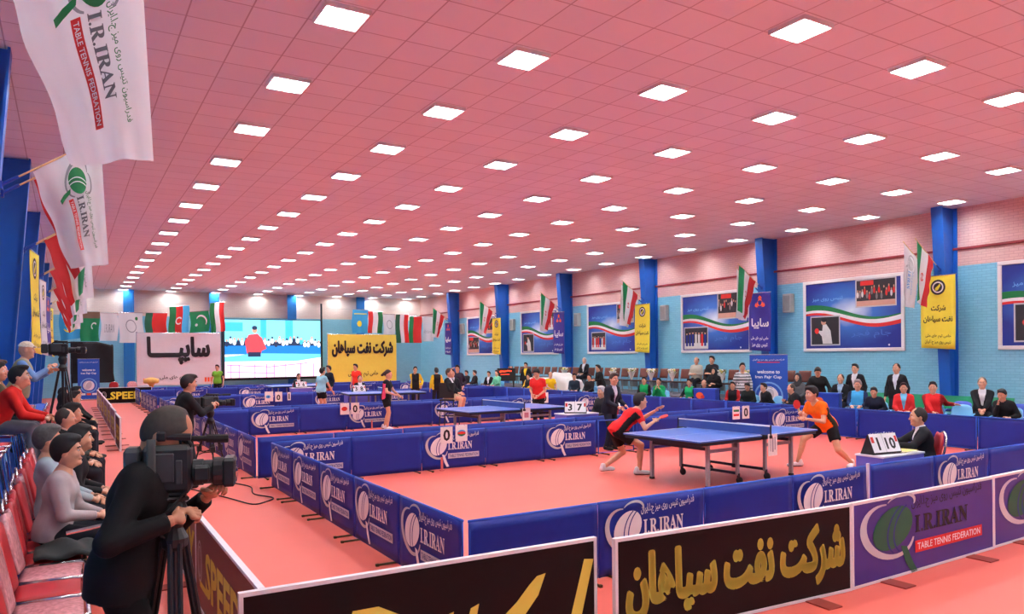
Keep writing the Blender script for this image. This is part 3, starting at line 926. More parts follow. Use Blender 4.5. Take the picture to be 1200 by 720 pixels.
for nm, y0, y1, n in (('second', 12.95, 20.15, 5), ('third', 21.0, 28.0, 5), ('fourth', 28.8, 35.6, 5)):
    row(2.72, y1, 2.72, y0 + .05, n, lambda k: True, 'the back along the left side of the %s court' % nm, 'left side of the %s court' % nm)
    row(2.74, y0, 15.9, y0, 10, lambda k: False, 'the left along the front of the %s court' % nm, 'front of the %s court' % nm)
    row(2.74, y1 + .02, 15.9, y1 + .02, 10, odd if nm != 'third' else even, 'the left along the back of the %s court' % nm, 'back of the %s court' % nm)
row(2.74, 38.6, 15.9, 38.6, 10, even, 'the left along the row below the big screen', 'barriers below the screen')
row(16.02, 5.45, 16.02, 38.0, 24, lambda k: False, 'the near end of the long right-hand aisle', 'long right-hand aisle barriers')
row(2.72, 38.6, 2.72, 36.4, 2, lambda k: True, 'the far end beside the far black board', 'left end barriers at the far aisle')

# ---- score and flag cards hung on the barriers
cardm = mat('card_white', (235, 235, 232), .6, var=.01)
def hung_card(x, y, z, rz, art, label, w=.24, h=.3, group=None):
    t = thing('score_card' if 'number' in label else 'flag_card', label, 'card', (x, y, z), rz, group)
    m = MB(); m.box((0, 0, 0), (w, .008, h), bevel=.002); m.build('card', cardm, t)
    place('card_print', art.mesh('card_print', plane((-w / 2, -.004, -h / 2), (1, 0, 0), (0, 0, 1), None, .001, .001)), t)
    m = MB()
    for s in (-.06, .06): m.tube([(s, -.008, h / 2 - .02), (s, .0, h / 2 + .012), (s, .03, h / 2 - .01)], .004, 5)
    m.build('hook', silver, t)
    return t
def num(n, w=.24, h=.3): return Art().text(n, w * .2, h * .15, w * .8, h * .85, 'p_black', 1, .03, fit=False)
def az(w=.24, h=.3):
    a = Art(); c = (w / 2, h / 2)
    a.disc(c, .085, .06, 'p_lightblue', 1).rect(c[0] - .08, c[1] - .018, c[0] + .08, c[1] + .018, 'p_red', 2); a.disc(c, .075, .03, 'p_red', 3)
    a.band([(c[0] - .07, c[1] - .03), (c[0], c[1] - .058), (c[0] + .07, c[1] - .03)], [(c[0] - .08, c[1] - .015), (c[0], c[1] - .02), (c[0] + .08, c[1] - .015)], 'p_green', 4)
    return a
def flagart(cols, w=.24, h=.3):
    a = Art(); n = len(cols)
    for i, c in enumerate(cols): a.rect(.03, h * (.25 + .5 * (n - 1 - i) / n), w - .03, h * (.25 + .5 * (n - i) / n), c, 1)
    return a
hung_card(5.85, 12.07, .62, 0, num('0'), 'white number card reading 0 hung left of the striped oval flag card')
hung_card(6.15, 12.07, .64, 0, az(), 'white card with a blue, red and green oval hung on the back barrier')
hung_card(6.62, 20.12, .60, 0, Art().disc((.12, .16), .085, .06, 'p_red', 1).rect(.04, .15, .2, .165, 'p_orange', 2), 'white card with a red oval hung behind the second court', .26, .32)
hung_card(6.92, 20.12, .60, 0, num('0'), 'white number card reading 0 hung beside the red oval card', .24, .32)
hung_card(6.35, 27.97, .62, 0, Art().disc((.12, .17), .085, .06, 'p_lightblue', 1).disc((.12, .17), .03, .03, 'p_blue', 2), 'white card with a blue oval hung behind the third court', .3, .36)
hung_card(6.7, 27.97, .60, 0, num('0'), 'white number card reading 0 hung beside the blue oval card', .26, .36)
hung_card(7.08, 27.97, .60, 0, num('1', .12), 'narrow white number card reading 1 on the third court barrier', .12, .3)
hung_card(13.3, 12.09, .66, 0, flagart(['p_green', 'p_white', 'p_red']), 'white card with a green, white and red flag behind the near table')
hung_card(13.62, 12.09, .66, 0, num('0'), 'white number card reading 0 right of the green, white and red flag card')
hung_card(12.9, 20.12, .66, 0, flagart(['p_red', 'p_white', 'p_blue']), 'white card with a red and blue flag beyond the second table', .28, .34)
hung_card(13.3, 20.12, .66, 0, num('0'), 'white number card reading 0 beyond the second table', .26, .34)

# ---------------------------------------------------------------- advertising boards
board_black = mat('board_black', (14, 11, 13), .45, var=.05, spec=.2)
board_purple = mat('board_purple', (50, 40, 132), .4, var=.05)
board_maroon = mat('board_maroon', (104, 44, 40), .4, var=.06)
board_edge = mat('board_edge_white', (226, 226, 230), .4, var=.01)
foot_red = mat('board_foot_red', (150, 52, 40), .6)
def ad_board(x, y, rz, L, m, art, label, group=None, H=.75, z=0.0, edge=None):
    t = thing('advertising_board', label, 'advertising board', (x, y, z), rz, group)
    b = MB(); b.box((L / 2, 0, H / 2 + .005), (L - .03, .03, H - .03)); b.build('board_panel', m, t)
    b = MB(); b.box((L / 2, 0, H - .012), (L, .04, .024)); b.box((L / 2, 0, .018), (L, .04, .024))
    for q in (.012, L - .012): b.box((q, 0, H / 2), (.024, .04, H - .048))
    b.build('edge_frame', edge or board_edge, t)
    for q in (L * .2, L * .8):
        b = MB(); b.box((q, 0, .006), (.16, .5, .012), bevel=.003); b.build('foot', foot_red, t)
    place('lettering', art.mesh('lettering', plane((0, -.016, 0), (1, 0, 0), (0, 0, 1), None, .002, .001)), t)
    return t
def speedy_latin(L, m='p_gold'):
    a = Art(); a.text('SPEEDY', L * .22, .2, L * .95, .55, m, 1, .035)
    a.rect(L * .1, .2, L * .24, .25, m, 1)
    a.arc((L * .1, .4), .1, .16, .02, 'p_silver', 1, 0, 6.28); a.arc((L * .1, .4), .05, .12, .015, 'p_silver', 2, 0, 6.28)
    return a
# the near board: slanted yellow script running off the lower edge of the photo
a = Art()
a.poly([(2.13, .02), (2.23, .02), (2.39, .60), (2.31, .61)], 'p_gold')
a.band([(1.42, .02), (1.66, .20), (1.82, .30), (1.93, .42), (1.99, .56)], [(1.42, .13), (1.60, .28), (1.76, .40), (1.86, .50), (1.92, .55)], 'p_gold')
a.band([(1.18, .02), (1.25, .22), (1.30, .42)], [(1.08, .02), (1.15, .22), (1.22, .40)], 'p_gold')
a.band([(1.42, .10), (1.44, .26), (1.48, .44)], [(1.34, .10), (1.36, .24), (1.42, .42)], 'p_gold')
a.band([(.62, .47), (.76, .46), (.86, .40), (.90, .28), (.84, .10)], [(.64, .54), (.80, .54), (.95, .46), (1.0, .30), (.95, .08)], 'p_gold')
a.band([(.12, .05), (.2, .2), (.34, .36), (.58, .42)], [(.02, .05), (.1, .26), (.3, .46), (.60, .51)], 'p_gold')
a.strip([(.02, .06), (.3, .02), (.62, .06), (.86, .08)], .08, 'p_gold')
ad_board(.80, 4.30, -.025, 2.42, board_black, a, 'black board with slanted yellow script, nearest the camera', 'front advertising boards')
a = Art(); a.text('شرکت نفت سپاهان', .1, .1, 2.36, .62, 'p_gold', 1, .02, True, fat=.014)
ad_board(3.29, 4.12, -.06, 2.46, board_black, a, 'black board with large yellow Persian lettering', 'front advertising boards')
a = Art().place(LOGO_C, .22, -.02, 1.95, .92)
ad_board(5.76, 3.98, .02, 2.42, board_purple, a, 'purple federation board beside the yellow-lettered black board', 'front advertising boards')
ad_board(8.2, 4.04, .03, 2.42, board_purple, a, 'purple federation board cut off by the right edge', 'front advertising boards')
mar = speedy_latin(2.4)
ad_board(.93, 6.72, -math.pi / 2, 2.4, board_maroon, mar, 'maroon board with yellow lettering, nearest along the left walkway', 'left walkway boards')
ad_board(.95, 9.2, -math.pi / 2, 2.4, board_maroon, mar, 'maroon board behind the camera tripod on the left walkway', 'left walkway boards')
dk = [(1.0, 20.2, 'first'), (1.03, 23.4, 'second'), (1.06, 26.0, 'third'), (1.07, 28.6, 'fourth'), (1.08, 31.2, 'fifth'), (1.1, 33.8, 'sixth'), (1.1, 36.4, 'seventh')]
for x, y, q in dk:
    ad_board(x, y, -math.pi / 2, 2.4 if q != 'first' else 1.7, board_black if q == 'first' else board_maroon, speedy_latin(2.4 if q != 'first' else 1.7), 'white-edged board beyond the gap on the left walkway, %s from the gap' % q, 'far left walkway boards')
ad_board(1.2, 38.5, 0, 2.2, board_black, speedy_latin(2.2, 'p_yellow'), 'black board with bright yellow lettering at the far end of the walkway')
# ---------------------------------------------------------------- posters on the right wall
def glow_print(name, deep, mid, hi):
    m = bpy.data.materials.new(name); m.use_nodes = True; nt = m.node_tree; b = nt.nodes['Principled BSDF']
    b.inputs['Roughness'].default_value = .35
    tc = nt.nodes.new('ShaderNodeTexCoord'); mp = nt.nodes.new('ShaderNodeMapping')
    mp.inputs['Location'].default_value = (-.5, -.5, -.55); mp.inputs['Scale'].default_value = (1, 1, 1)
    nt.links.new(tc.outputs['Generated'], mp.inputs['Vector'])
    ln = nt.nodes.new('ShaderNodeVectorMath'); ln.operation = 'LENGTH'; nt.links.new(mp.outputs[0], ln.inputs[0])
    nz = nt.nodes.new('ShaderNodeTexNoise'); nz.inputs['Scale'].default_value = 5; nt.links.new(tc.outputs['Generated'], nz.inputs['Vector'])
    ad = nt.nodes.new('ShaderNodeMath'); ad.operation = 'MULTIPLY_ADD'; ad.inputs[1].default_value = .16; nt.links.new(nz.outputs['Fac'], ad.inputs[0]); nt.links.new(ln.outputs['Value'], ad.inputs[2])
    rp = nt.nodes.new('ShaderNodeValToRGB'); e = rp.color_ramp.elements
    e[0].position = .1; e[0].color = (*lin(hi), 1); e[1].position = .62; e[1].color = (*lin(deep), 1)
    q = e.new(.3); q.color = (*lin(mid), 1)
    nt.links.new(ad.outputs[0], rp.inputs['Fac']); nt.links.new(rp.outputs['Color'], b.inputs['Base Color'])
    MATS[name] = m; return m
glow_print('poster_blue', (28, 46, 138), (60, 120, 204), (222, 240, 252))
mat('photo_dark', (38, 36, 40), .4); mat('photo_grey', (120, 116, 116), .4); mat('photo_pink', (206, 160, 140), .4); mat('photo_pale', (214, 218, 214), .4)
def photo(a, u0, v0, u1, v1, kind, seed=0):
    r = random.Random(seed)
    a.rect(u0 - .04, v0 - .04, u1 + .04, v1 + .04, 'p_silver', 6); a.rect(u0, v0, u1, v1, 'photo_dark', 7)
    w, h = u1 - u0, v1 - v0
    if kind == 'player':      # one figure in white playing
        a.poly([(u0 + w * q, v0 + h * t) for q, t in ((.42, .02), (.38, .3), (.28, .42), (.2, .46), (.22, .52), (.4, .5), (.42, .72), (.55, .74), (.7, .5), (.76, .02))], 'photo_pale', 8)
        a.disc((u0 + w * .45, v0 + h * .82), w * .09, h * .11, 'p_skin', 8); a.disc((u0 + w * .2, v0 + h * .5), w * .08, h * .1, 'p_red', 9)
        a.disc((u0 + w * .47, v0 + h * .89), w * .1, h * .07, 'p_black', 9)
    elif kind == 'crowd':     # rows of people
        a.rect(u0, v0, u1, v0 + h * .2, 'photo_pink', 8)
        for i in range(16):
            x = u0 + w * (i + .5) / 16; y = v0 + h * r.uniform(.35, .6)
            a.disc((x, y), w * .03, h * .13, r.choice(['p_black', 'photo_grey', 'p_red', 'photo_pale']), 8, 8); a.disc((x, y + h * .15), w * .016, h * .05, 'p_skin', 9, 8)
        a.rect(u0 + w * .1, v0 + h * .8, u0 + w * .45, v0 + h * .98, 'p_red', 8)
    else:                     # a team standing in a line
        a.rect(u0, v0, u1, v0 + h * .25, 'photo_pale', 8)
        for i in range(7):
            x = u0 + w * (i + .7) / 7.4; y = v0 + h * r.uniform(.5, .56)
            a.rect(x - w * .045, v0 + h * .1, x + w * .045, y + h * .14, r.choice(['p_red', 'photo_pale', 'p_red', 'p_navy']), 9)
            a.disc((x, y + h * .22), w * .035, h * .08, 'p_skin', 10, 8); a.disc((x, y + h * .27), w * .036, h * .05, 'p_black', 11, 8)
def poster(y_left, y_right, z0, z1, photos, label, text=True):
    W = y_left - y_right; H = z1 - z0
    t = thing('wall_poster', label, 'poster', (XR, y_left, z0), 0, 'posters along the right wall')
    f = .1
    m = MB()
    m.box((-.03, -W / 2, f / 2), (.06, W, f), bevel=.01); m.box((-.03, -W / 2, H - f / 2), (.06, W, f), bevel=.01)
    for q in (f / 2, W - f / 2): m.box((-.03, -q, H / 2), (.06, f, H - 2 * f), bevel=.01)
    m.build('white_frame', whitem, t)
    m = MB(); m.add([(-.03, -f, f), (-.03, -W + f, f), (-.03, -W + f, H - f), (-.03, -f, H - f)], [(0, 1, 2, 3)]); m.build('poster_print', MATS['poster_blue'], t)
    a = Art(); X = np.linspace(f, W - f, 25); q = (X - f) / (W - 2 * f)
    base = H * .5 + .16 * np.sin(q * 5.2 + .9) - .1 * q
    for k, (lo, hi, c) in enumerate(((.02, .12, 'p_green'), (-.05, .03, 'p_white'), (-.10, -.04, 'p_red'))):
        wv = 1 - .55 * q if c == 'p_green' else .6 + .5 * q
        a.band(np.stack([X, base + lo * H * wv * .8], 1), np.stack([X, base + hi * H * wv * .8], 1), c, 1 + k)
    a.text('جام فجر', W * .5, H * .17, W * .88, H * .28, 'p_posterink', 2, .0, True)
    if text: a.text('تنیس روی میز', W * .1, H * .7, W * .42, H * .76, 'p_skyprint', 2, .01, True)
    a.disc((W * .86, f + .08), .03, .03, 'p_white', 2)
    for i, (u0, v0, u1, v1, kd) in enumerate(photos):
        photo(a, W * u0, H * v0, W * u1, H * v1, kd, i + int(y_left))
    place('poster_artwork', a.mesh('poster_artwork', plane((-.03, 0, 0), (0, -1, 0), (0, 0, 1), (-1, 0, 0), .003, .0012)), t)
PZ = (2.07, 4.33)
poster(15.82, 12.42, *PZ, [(.09, .1, .38, .48, 'player'), (.56, .6, .92, .94, 'crowd')], 'blue poster with a white-clad player photo below and a crowd photo above')
poster(21.43, 17.97, *PZ, [(.06, .08, .4, .42, 'team'), (.56, .56, .96, .95, 'crowd')], 'blue poster with a team photo, between yellow and purple banners')
poster(27.52, 24.0, *PZ, [(.1, .1, .38, .42, 'team'), (.62, .6, .92, .94, 'crowd')], 'blue poster with a small team photo, left of a yellow banner')
poster(33.36, 29.9, *PZ, [(.08, .08, .36, .46, 'player'), (.6, .56, .92, .92, 'team')], 'blue poster with a player photo, left of the second purple banner')
poster(39.48, 36.0, *PZ, [(.06, .08, .42, .46, 'crowd'), (.6, .56, .94, .92, 'crowd')], 'blue poster with two dark photos, farthest along the right wall')
poster(9.94, 6.5, *PZ, [(.12, .1, .5, .5, 'player'), (.56, .56, .92, .94, 'team')], 'blue poster with a white-shirted player, cut off by the right edge')

# ---- grey boxes beside the columns
gb = mat('box_grey', (176, 178, 172), .5)
for k, y in enumerate((16.35, 22.3, 28.2, 34.1, 40.0)):
    m = MB(); m.box((0, 0, 0), (.2, .34, .62), bevel=.02); m.box((-.105, 0, .0), (.012, .26, .5), 1, bevel=.004)
    for q in (-.08, .08): m.box((.05, 0, q), (.12, .3, .02))
    tag(m.build('wall_speaker', [gb, mat('grille_grey', (150, 152, 150), .7)], None, (XR - .1, y, 3.68)), 'pale grey speaker box on the right wall, %s along from the near end' % ORD[k], 'speaker', 'grey wall speakers')

# ---------------------------------------------------------------- banners on the columns
ban_yellow = mat('banner_yellow', (238, 224, 64), .6, var=.03)
ban_purple = mat('banner_purple', (52, 44, 150), .6, var=.04)
ban_white = mat('banner_white', (222, 222, 226), .6, var=.02)
def ban_art(kind, w=.92, h=1.92):
    a = Art()
    if kind == 'yellow':
        a.disc((w * .5, h * .84), .2, .2, 'p_dark', 1); a.disc((w * .5, h * .84), .15, .15, 'p_white', 2); a.disc((w * .5, h * .84), .115, .115, 'p_dark', 3)
        a.band([(w * .42, h * .79), (w * .5, h * .80), (w * .58, h * .86)], [(w * .42, h * .83), (w * .5, h * .86), (w * .56, h * .89)], 'p_yellow', 4)
        a.text('شرکت', w * .3, h * .5, w * .72, h * .6, 'p_black', 1, .03, True); a.text('نفت سپاهان', w * .08, h * .34, w * .92, h * .45, 'p_black', 1, .03, True)
        a.text('حامی تیم های ملی', w * .14, h * .14, w * .88, h * .2, 'p_black', 1, .015, True); a.text('تنیس روی میز ج.ا.ایران', w * .12, h * .05, w * .88, h * .12, 'p_black', 1, .015, True)
    else:
        for ang in (90, 210, 330):
            c, s = math.cos(R(ang)), math.sin(R(ang))
            for d in (.05, .13):
                P = [(d, -.09), (d + .075, -.05), (d + .11, 0), (d + .075, .05), (d, .09), (d + .03, 0)]
                a.poly([(w * .5 + (x * c - y * s), h * .83 + (x * s + y * c)) for x, y in P], 'p_orange', 1)
        a.text('سایپا', w * .12, h * .36, w * .9, h * .56, 'p_white', 1, .03, True)
        a.text('حامی تیم های ملی', w * .1, h * .17, w * .9, h * .25, 'p_white', 1, .02, True); a.text('تنیس روی میز', w * .14, h * .06, w * .86, h * .14, 'p_white', 1, .02, True)
    return a
def banner(x, y, z0, kind, n, label, group):
    """hangs flat on a column; n = +-1 is the way its face looks along x"""
    w, h = .92, 1.92
    t = thing('hanging_banner', label, 'banner', (x + (.1 if n > 0 else 0), y, z0), -R(6.5) if n > 0 else 0, group)
    r = (0, n, 0)
    base = plane((0, -n * w / 2, 0), r, (0, 0, 1), (n, 0, 0), 0, 0)
    def S(u, v): return base(u * w, v * h) + np.array([n * (.012 * math.sin(5 * v + 2 * u) + .03 * (1 - v) * u), 0, -.05 * (1 - v) * u])
    m = MB(); m.grid(S, 6, 14, 0, .003); m.build('banner_cloth', {'yellow': ban_yellow, 'purple': ban_purple, 'white': ban_white}[kind], t, smooth=True)
    art = ban_art('yellow' if kind == 'white' else kind, w, h)
    place('banner_print', art.mesh('banner_print', lambda u, v, k: S(u / w, v / h) + np.array([n * (.006 + .0015 * k), 0, 0])), t)
    m = MB(); m.tube([(0, -.48, h), (0, .48, h)], .012, 6); m.tube([(-n * .08, 0, h), (0, 0, h)], .01, 6); m.build('hanging_rod', silver, t)
for k, y in enumerate(COLY[1:]):
    kd = 'yellow' if k % 2 == 0 else 'purple'
    banner(19.9, y, 2.14, kd, -1, '%s banner with Persian lettering on the right wall column, %s from the near end' % (kd, ORD[k]), 'banners on the right wall columns')
for k, (y, kd) in enumerate(((17.0, 'yellow'), (22.95, 'white'), (28.9, 'purple'), (34.8, 'yellow'))):
    banner(-.62, y, 2.2, kd, 1, '%s banner seen edge-on on the left wall column, %s from the near end' % (kd, ORD[k]), 'banners on the left wall columns')

# ---------------------------------------------------------------- flags on slanted poles
wood = mat('pole_wood', (214, 176, 122), .5, var=.1)
polebase = mat('pole_holder_blue', (20, 70, 170), .4)
satin = mat('flag_white_satin', (242, 244, 246), .38, var=.02, spec=.5, through=.45)
mat('flag_red', (206, 44, 48), .45, var=.04, through=.35); mat('flag_green', (28, 140, 84), .45, var=.04, through=.35); mat('flag_whiteband', (238, 238, 238), .45, var=.02, through=.35)
mat('flag_skyblue', (56, 170, 226), .5, var=.03)
def pole_flag(x, y, z, n, kind, label, group, seed=0):
    """n = +1: pole leans towards +x (left wall), -1: towards -x (right wall)"""
    t = thing('flag_on_pole', label, 'flag', (x, y, z), 0, group)
    P0 = np.array([.34, 0, .12]); P1 = np.array([1.10, 0, .64])
    m = MB(); f = lambda p: (n * p[0], p[1], p[2])
    m.tube([f((.0, 0, -.1)), f((1.16, 0, .68))], .012, 8); m.build('pole', wood, t)
    m = MB(); m.tube([f((.02, 0, -.086)), f((.2, 0, .037))], .02, 8); m.box(f((.02, 0, -.09)), (.03, .08, .1)); m.build('pole_holder', polebase, t)
    rr = random.Random(seed); ph = rr.uniform(0, 6)
    def S(u, v):
        top = P0 + (P1 - P0) * u
        L = np.array([.40, 0, -1.2]) if kind != 'iran' else np.array([.44, 0, -1.26]); Rr = np.array([.08, 0, -1.64]) if kind != 'iran' else np.array([-.12 if n > 0 else .03, 0, -1.5])
        p = top + v * ((1 - u) * L + u * Rr)
        wv = .05 * math.sin(7 * u + ph + 1.2 * v) * (.25 + v) + .018 * math.sin(17 * u + 2 * ph - 3 * v) * (.3 + .7 * v) + .012 * math.sin(22 * v + ph) * (u < .08)
        p = p + np.array([.015 * math.sin(13 * v + ph) * (1 - u), wv, 0])
        return np.array(f(p))
    G = MB(); nu, nv = 24, 26
    if kind == 'iran':
        G.grid(S, nu, nv, 0)
        if n < 0: G.f = [q[::-1] for q in G.f]
        G.m = [0 if (i % nu) < nu / 3 else 1 if (i % nu) < 2 * nu / 3 else 2 for i in range(nu * nv)]
        fl = G.build('flag_cloth', [MATS['flag_red'], MATS['flag_whiteband'], MATS['flag_green']], t, smooth=True)
        a = Art(); a.arc((.5, .5), .05, .07, .016, 'p_red', 1, .3, 2.8, 0, 12); a.arc((.5, .5), .05, .07, .016, 'p_red', 1, 3.5, 6.0, 0, 12); a.rect(.49, .42, .51, .58, 'p_red', 2)
        place('emblem', a.mesh('emblem', lambda u, v, k: S(u, v) + np.array([0, -.012 - .001 * k, 0]), .1), t)
    else:
        G.grid(S, nu, nv, 0); G.build('flag_cloth', satin, t, smooth=True)
        # federation mark: lines run down the cloth, tops of letters towards the pole tip
        W, H = .93, 1.5
        a = Art().place(LOGO_F, 0, 0, 1.12, .62)
        def on(u, v, k):
            # u runs along the hanging length, v across the hoist
            return S(min(1, max(0, (.22 + v) / W)), min(1, max(0, (.16 + u) / H))) + np.array([0, -.014 - .0015 * k, 0])
        if n > 0:
            place('federation_mark', a.mesh('federation_mark', on, .05), t)
        else:
            b = Art().place(fed_logo('p_silver', 'p_silver', 'p_skyprint', 'p_silver', None, 'p_white'), 0, 0, 1.0, .55)
            place('federation_mark', b.mesh('federation_mark', lambda u, v, k: S(min(1, max(0, .9 - v / W)), min(1, (.15 + u) / H)) + np.array([0, -.014 - .0015 * k, 0]), .06), t)
for k in range(6):
    y = COLY[k]
    pole_flag(-.70, y + (-.02 if k < 2 else .22), 4.30, 1, 'federation', 'white federation flag on a pole, left wall column %s from the near end' % ORD[k], 'flags along the left wall', k)
    if k > 0: pole_flag(-.70, y + (.20 if k < 2 else -.02), 4.24, 1, 'iran', 'red, white and green flag on a pole, left wall column %s from the near end' % ORD[k], 'flags along the left wall', k + 20)
for k in range(1, 7):
    y = COLY[k]
    pole_flag(20.0 if k == 1 else 20.08, y + (.30 if k == 1 else .16), 4.26 if k == 1 else 4.2, -1, 'federation', 'white flag on a pole, right wall column %s from the near end' % ORD[k], 'flags along the right wall', k + 40)
    pole_flag(20.0, y - .02, 4.30, -1, 'iran', 'green, white and red flag on a pole, right wall column %s from the near end' % ORD[k], 'flags along the right wall', k + 60)

# ---------------------------------------------------------------- far end: flags on a line, banners, screen
def cloth_flag(x0, x1, z1, z0, y, art, base, label, seed=0, tilt=0.0, kind='flag'):
    t = thing('hanging_flag', label, 'flag', (x0, y, z0), 0, 'flags on a line at the far end')
    w, h = x1 - x0, z1 - z0; ph = seed * 1.7
    def S(u, v): return np.array([u * w + .04 * math.sin(5 * v + ph), .05 * math.sin(8 * u + ph) * (1.2 - v), v * h + tilt * u])
    m = MB(); m.grid(S, 12, 8, 0); m.build('flag_cloth', MATS[base], t, smooth=True)
    if art: place('flag_design', art.mesh('flag_design', lambda u, v, k: S(u, v) + np.array([0, -.015 - .003 * k, 0]), .13), t)
    m = MB(); m.tube([(0, 0, h), (w, 0, h + tilt)], .015, 6); m.build('hem_rod', silver, t)
def bands(cols, vertical=True):
    a = Art(); n = len(cols)
    for i, c in enumerate(cols):
        for q in range(4):
            if vertical: a.rect(i / n, q / 4, (i + 1) / n, (q + 1) / 4, c, 1)
            else: a.rect(q / 4, 1 - (i + 1) / n, (q + 1) / 4, 1 - i / n, c, 1)
    return a
YFL = 44.0
cloth_flag(-.3, .58, 4.5, 3.0, YFL, Art().disc((.5, .52), .2, .13, 'p_yellow', 1).arc((.5, .42), .28, .16, .05, 'p_yellow', 2, 3.4, 6.0), 'flag_skyblue', 'sky blue flag with a yellow sun, left end of the far row', 1, .15)
a = Art().arc((.72, .52), .13, .1, .05, 'p_white', 2, .6, 4.4)
for q in range(4): a.rect(q / 4, .78, (q + 1) / 4, 1.0, 'p_brown', 1)
cloth_flag(.62, 1.45, 4.5, 2.98, YFL, a, 'flag_green', 'green flag with a brown top band beside the sky blue one', 2)
cloth_flag(1.5, 2.3, 4.45, 3.0, YFL, Art().text('I.R.IRAN', .2, .3, .75, .6, 'p_grey', 1), 'satin' if 'satin' in MATS else 'flag_whiteband', 'white flag with faint lettering right of the green one', 3)
cloth_flag(2.35, 3.5, 4.5, 2.9, YFL, Art().arc((.5, .55), .2, .2, .03, 'p_grey', 1).disc((.75, .8), .06, .06, 'p_green', 1), 'flag_whiteband', 'white flag with a grey ring, over the left end of the white banner', 4)
cloth_flag(3.6, 4.65, 4.5, 3.35, YFL, bands(['p_darkgreen', 'p_red', 'p_red']), 'flag_red', 'red flag with a green left side above the white banner', 5)
cloth_flag(4.75, 5.75, 4.85, 3.4, YFL, bands(['p_green', 'p_red', 'p_lightblue']).arc((.5, .45), .14, .12, .05, 'p_white', 3, .6, 5.6), 'flag_red', 'green, red and blue flag with a white crescent above the white banner', 6, .1)
cloth_flag(5.8, 6.8, 4.6, 3.45, YFL, Art().arc((.55, .5), .26, .28, .09, 'p_white', 2, -.6, 2.6, 0, 16, True).disc((.3, .35), .07, .07, 'p_white', 2), 'flag_green', 'green flag with a white crescent above the white banner', 7, .1)
cloth_flag(6.85, 7.6, 5.1, 3.45, YFL, bands(['p_green', 'p_white', 'p_red']), 'flag_whiteband', 'green, white and red flag beside the screen pole', 8, .1)
cloth_flag(15.0, 16.0, 4.95, 3.5, YFL, Art().disc((.5, .4), .16, .13, 'p_yellow', 1).rect(.1, .8, .9, .84, 'p_yellow', 1), 'flag_skyblue', 'sky blue flag with a yellow sun above the yellow banner', 9)
cloth_flag(16.0, 16.95, 4.85, 3.5, YFL, bands(['p_red', 'p_white', 'p_green']), 'flag_whiteband', 'red, white and green flag above the yellow banner', 10)
cloth_flag(17.0, 17.8, 4.7, 3.4, YFL, Art().arc((.5, .5), .2, .2, .03, 'p_grey', 1), 'flag_whiteband', 'white flag with a ring above the yellow banner', 11)
cloth_flag(17.85, 18.7, 4.7, 2.9, YFL, bands(['p_darkgreen', 'p_white', 'p_red']), 'flag_whiteband', 'dark green, white and red flag right of the yellow banner', 12)
cloth_flag(18.75, 19.6, 4.6, 2.9, YFL, bands(['p_green', 'p_red', 'p_red']), 'flag_red', 'red flag with a bright green edge near the far right corner', 13)
cloth_flag(19.65, 20.5, 4.6, 3.0, YFL, Art().text(FED_FA, .1, .3, .9, .5, 'p_grey', 1, 0, True), 'flag_whiteband', 'white flag with grey marks in the far right corner', 14)
m = MB(); m.tube([(-2.39, YFL, 4.5), (-.3, YFL, 4.5), (.58, YFL, 4.64), (.62, YFL, 4.5), (1.45, YFL, 4.5), (2.35, YFL, 4.48), (4.65, YFL, 4.5), (4.75, YFL, 4.85), (5.75, YFL, 4.94), (5.8, YFL, 4.6), (6.8, YFL, 4.7), (6.85, YFL, 5.1), (7.55, YFL, 5.2)], .012, 6)
tag(m.build('flag_line', mat('rope', (200, 196, 186), .8)), 'thin rope holding the far flags left of the screen', 'rope')
m = MB(); m.tube([(13.4, YFL, 4.98), (15, YFL, 4.95), (16, YFL, 4.93), (16.95, YFL, 4.85), (17.0, YFL, 4.72), (18.7, YFL, 4.7), (19.6, YFL, 4.6), (20.58, YFL, 4.6)], .012, 6)
tag(m.build('flag_line', MATS['rope']), 'thin rope holding the far flags right of the screen', 'rope')

def wall_banner(x0, x1, z0, z1, y, m, art, label):
    t = thing('cloth_banner', label, 'banner', (x0, y, z0)); w, h = x1 - x0, z1 - z0
    def S(u, v): return np.array([u * w, .02 * math.sin(9 * u + 4 * v) + .015 * math.sin(14 * v - 6 * u), v * h])
    b = MB(); b.grid(S, 26, 14, 0); b.build('banner_cloth', m, t, smooth=True)
    place('lettering', art.mesh('lettering', lambda u, v, k: S(u / w, v / h) + np.array([0, -.03 - .004 * k, 0]), .3), t)
    b = MB()
    for q in (0, w): b.tube([(q, .06, -z0), (q, .06, h + .05)], .03, 8)
    b.tube([(0, .06, h), (w, .06, h)], .02, 8); b.build('banner_stand', silver, t)
yb = 43.6
a = Art(); W, H = 4.15, 2.8
a.text('سایپـــــا', W * .12, H * .40, W * .86, H * .92, 'p_black', 1, .02, True, fat=.035)
a.text('حامی تیم های ملی', W * .26, H * .09, W * .72, H * .19, 'p_black', 1, .02, True)
for q in (.07, .80):
    for i in range(3): a.rect(W * q + i * .15, .14, W * q + i * .15 + .1, .38, 'p_orange', 1)
wall_banner(3.15, 7.3, .62, 3.42, yb, ban_white, a, 'large white cloth banner with long black Persian lettering at the far end')
a = Art(); W, H = 4.35, 2.85
a.text('شرکت نفت سپاهان', W * .06, H * .52, W * .94, H * .88, 'p_black', 1, .02, True, fat=.025)
a.text('حامی تیم های ملی', W * .28, H * .1, W * .72, H * .24, 'p_black', 1, .015, True)
wall_banner(13.35, 17.7, .5, 3.4, yb, mat('banner_lemon', (236, 226, 88), .6, var=.02), a, 'large yellow cloth banner with black Persian lettering at the far end')

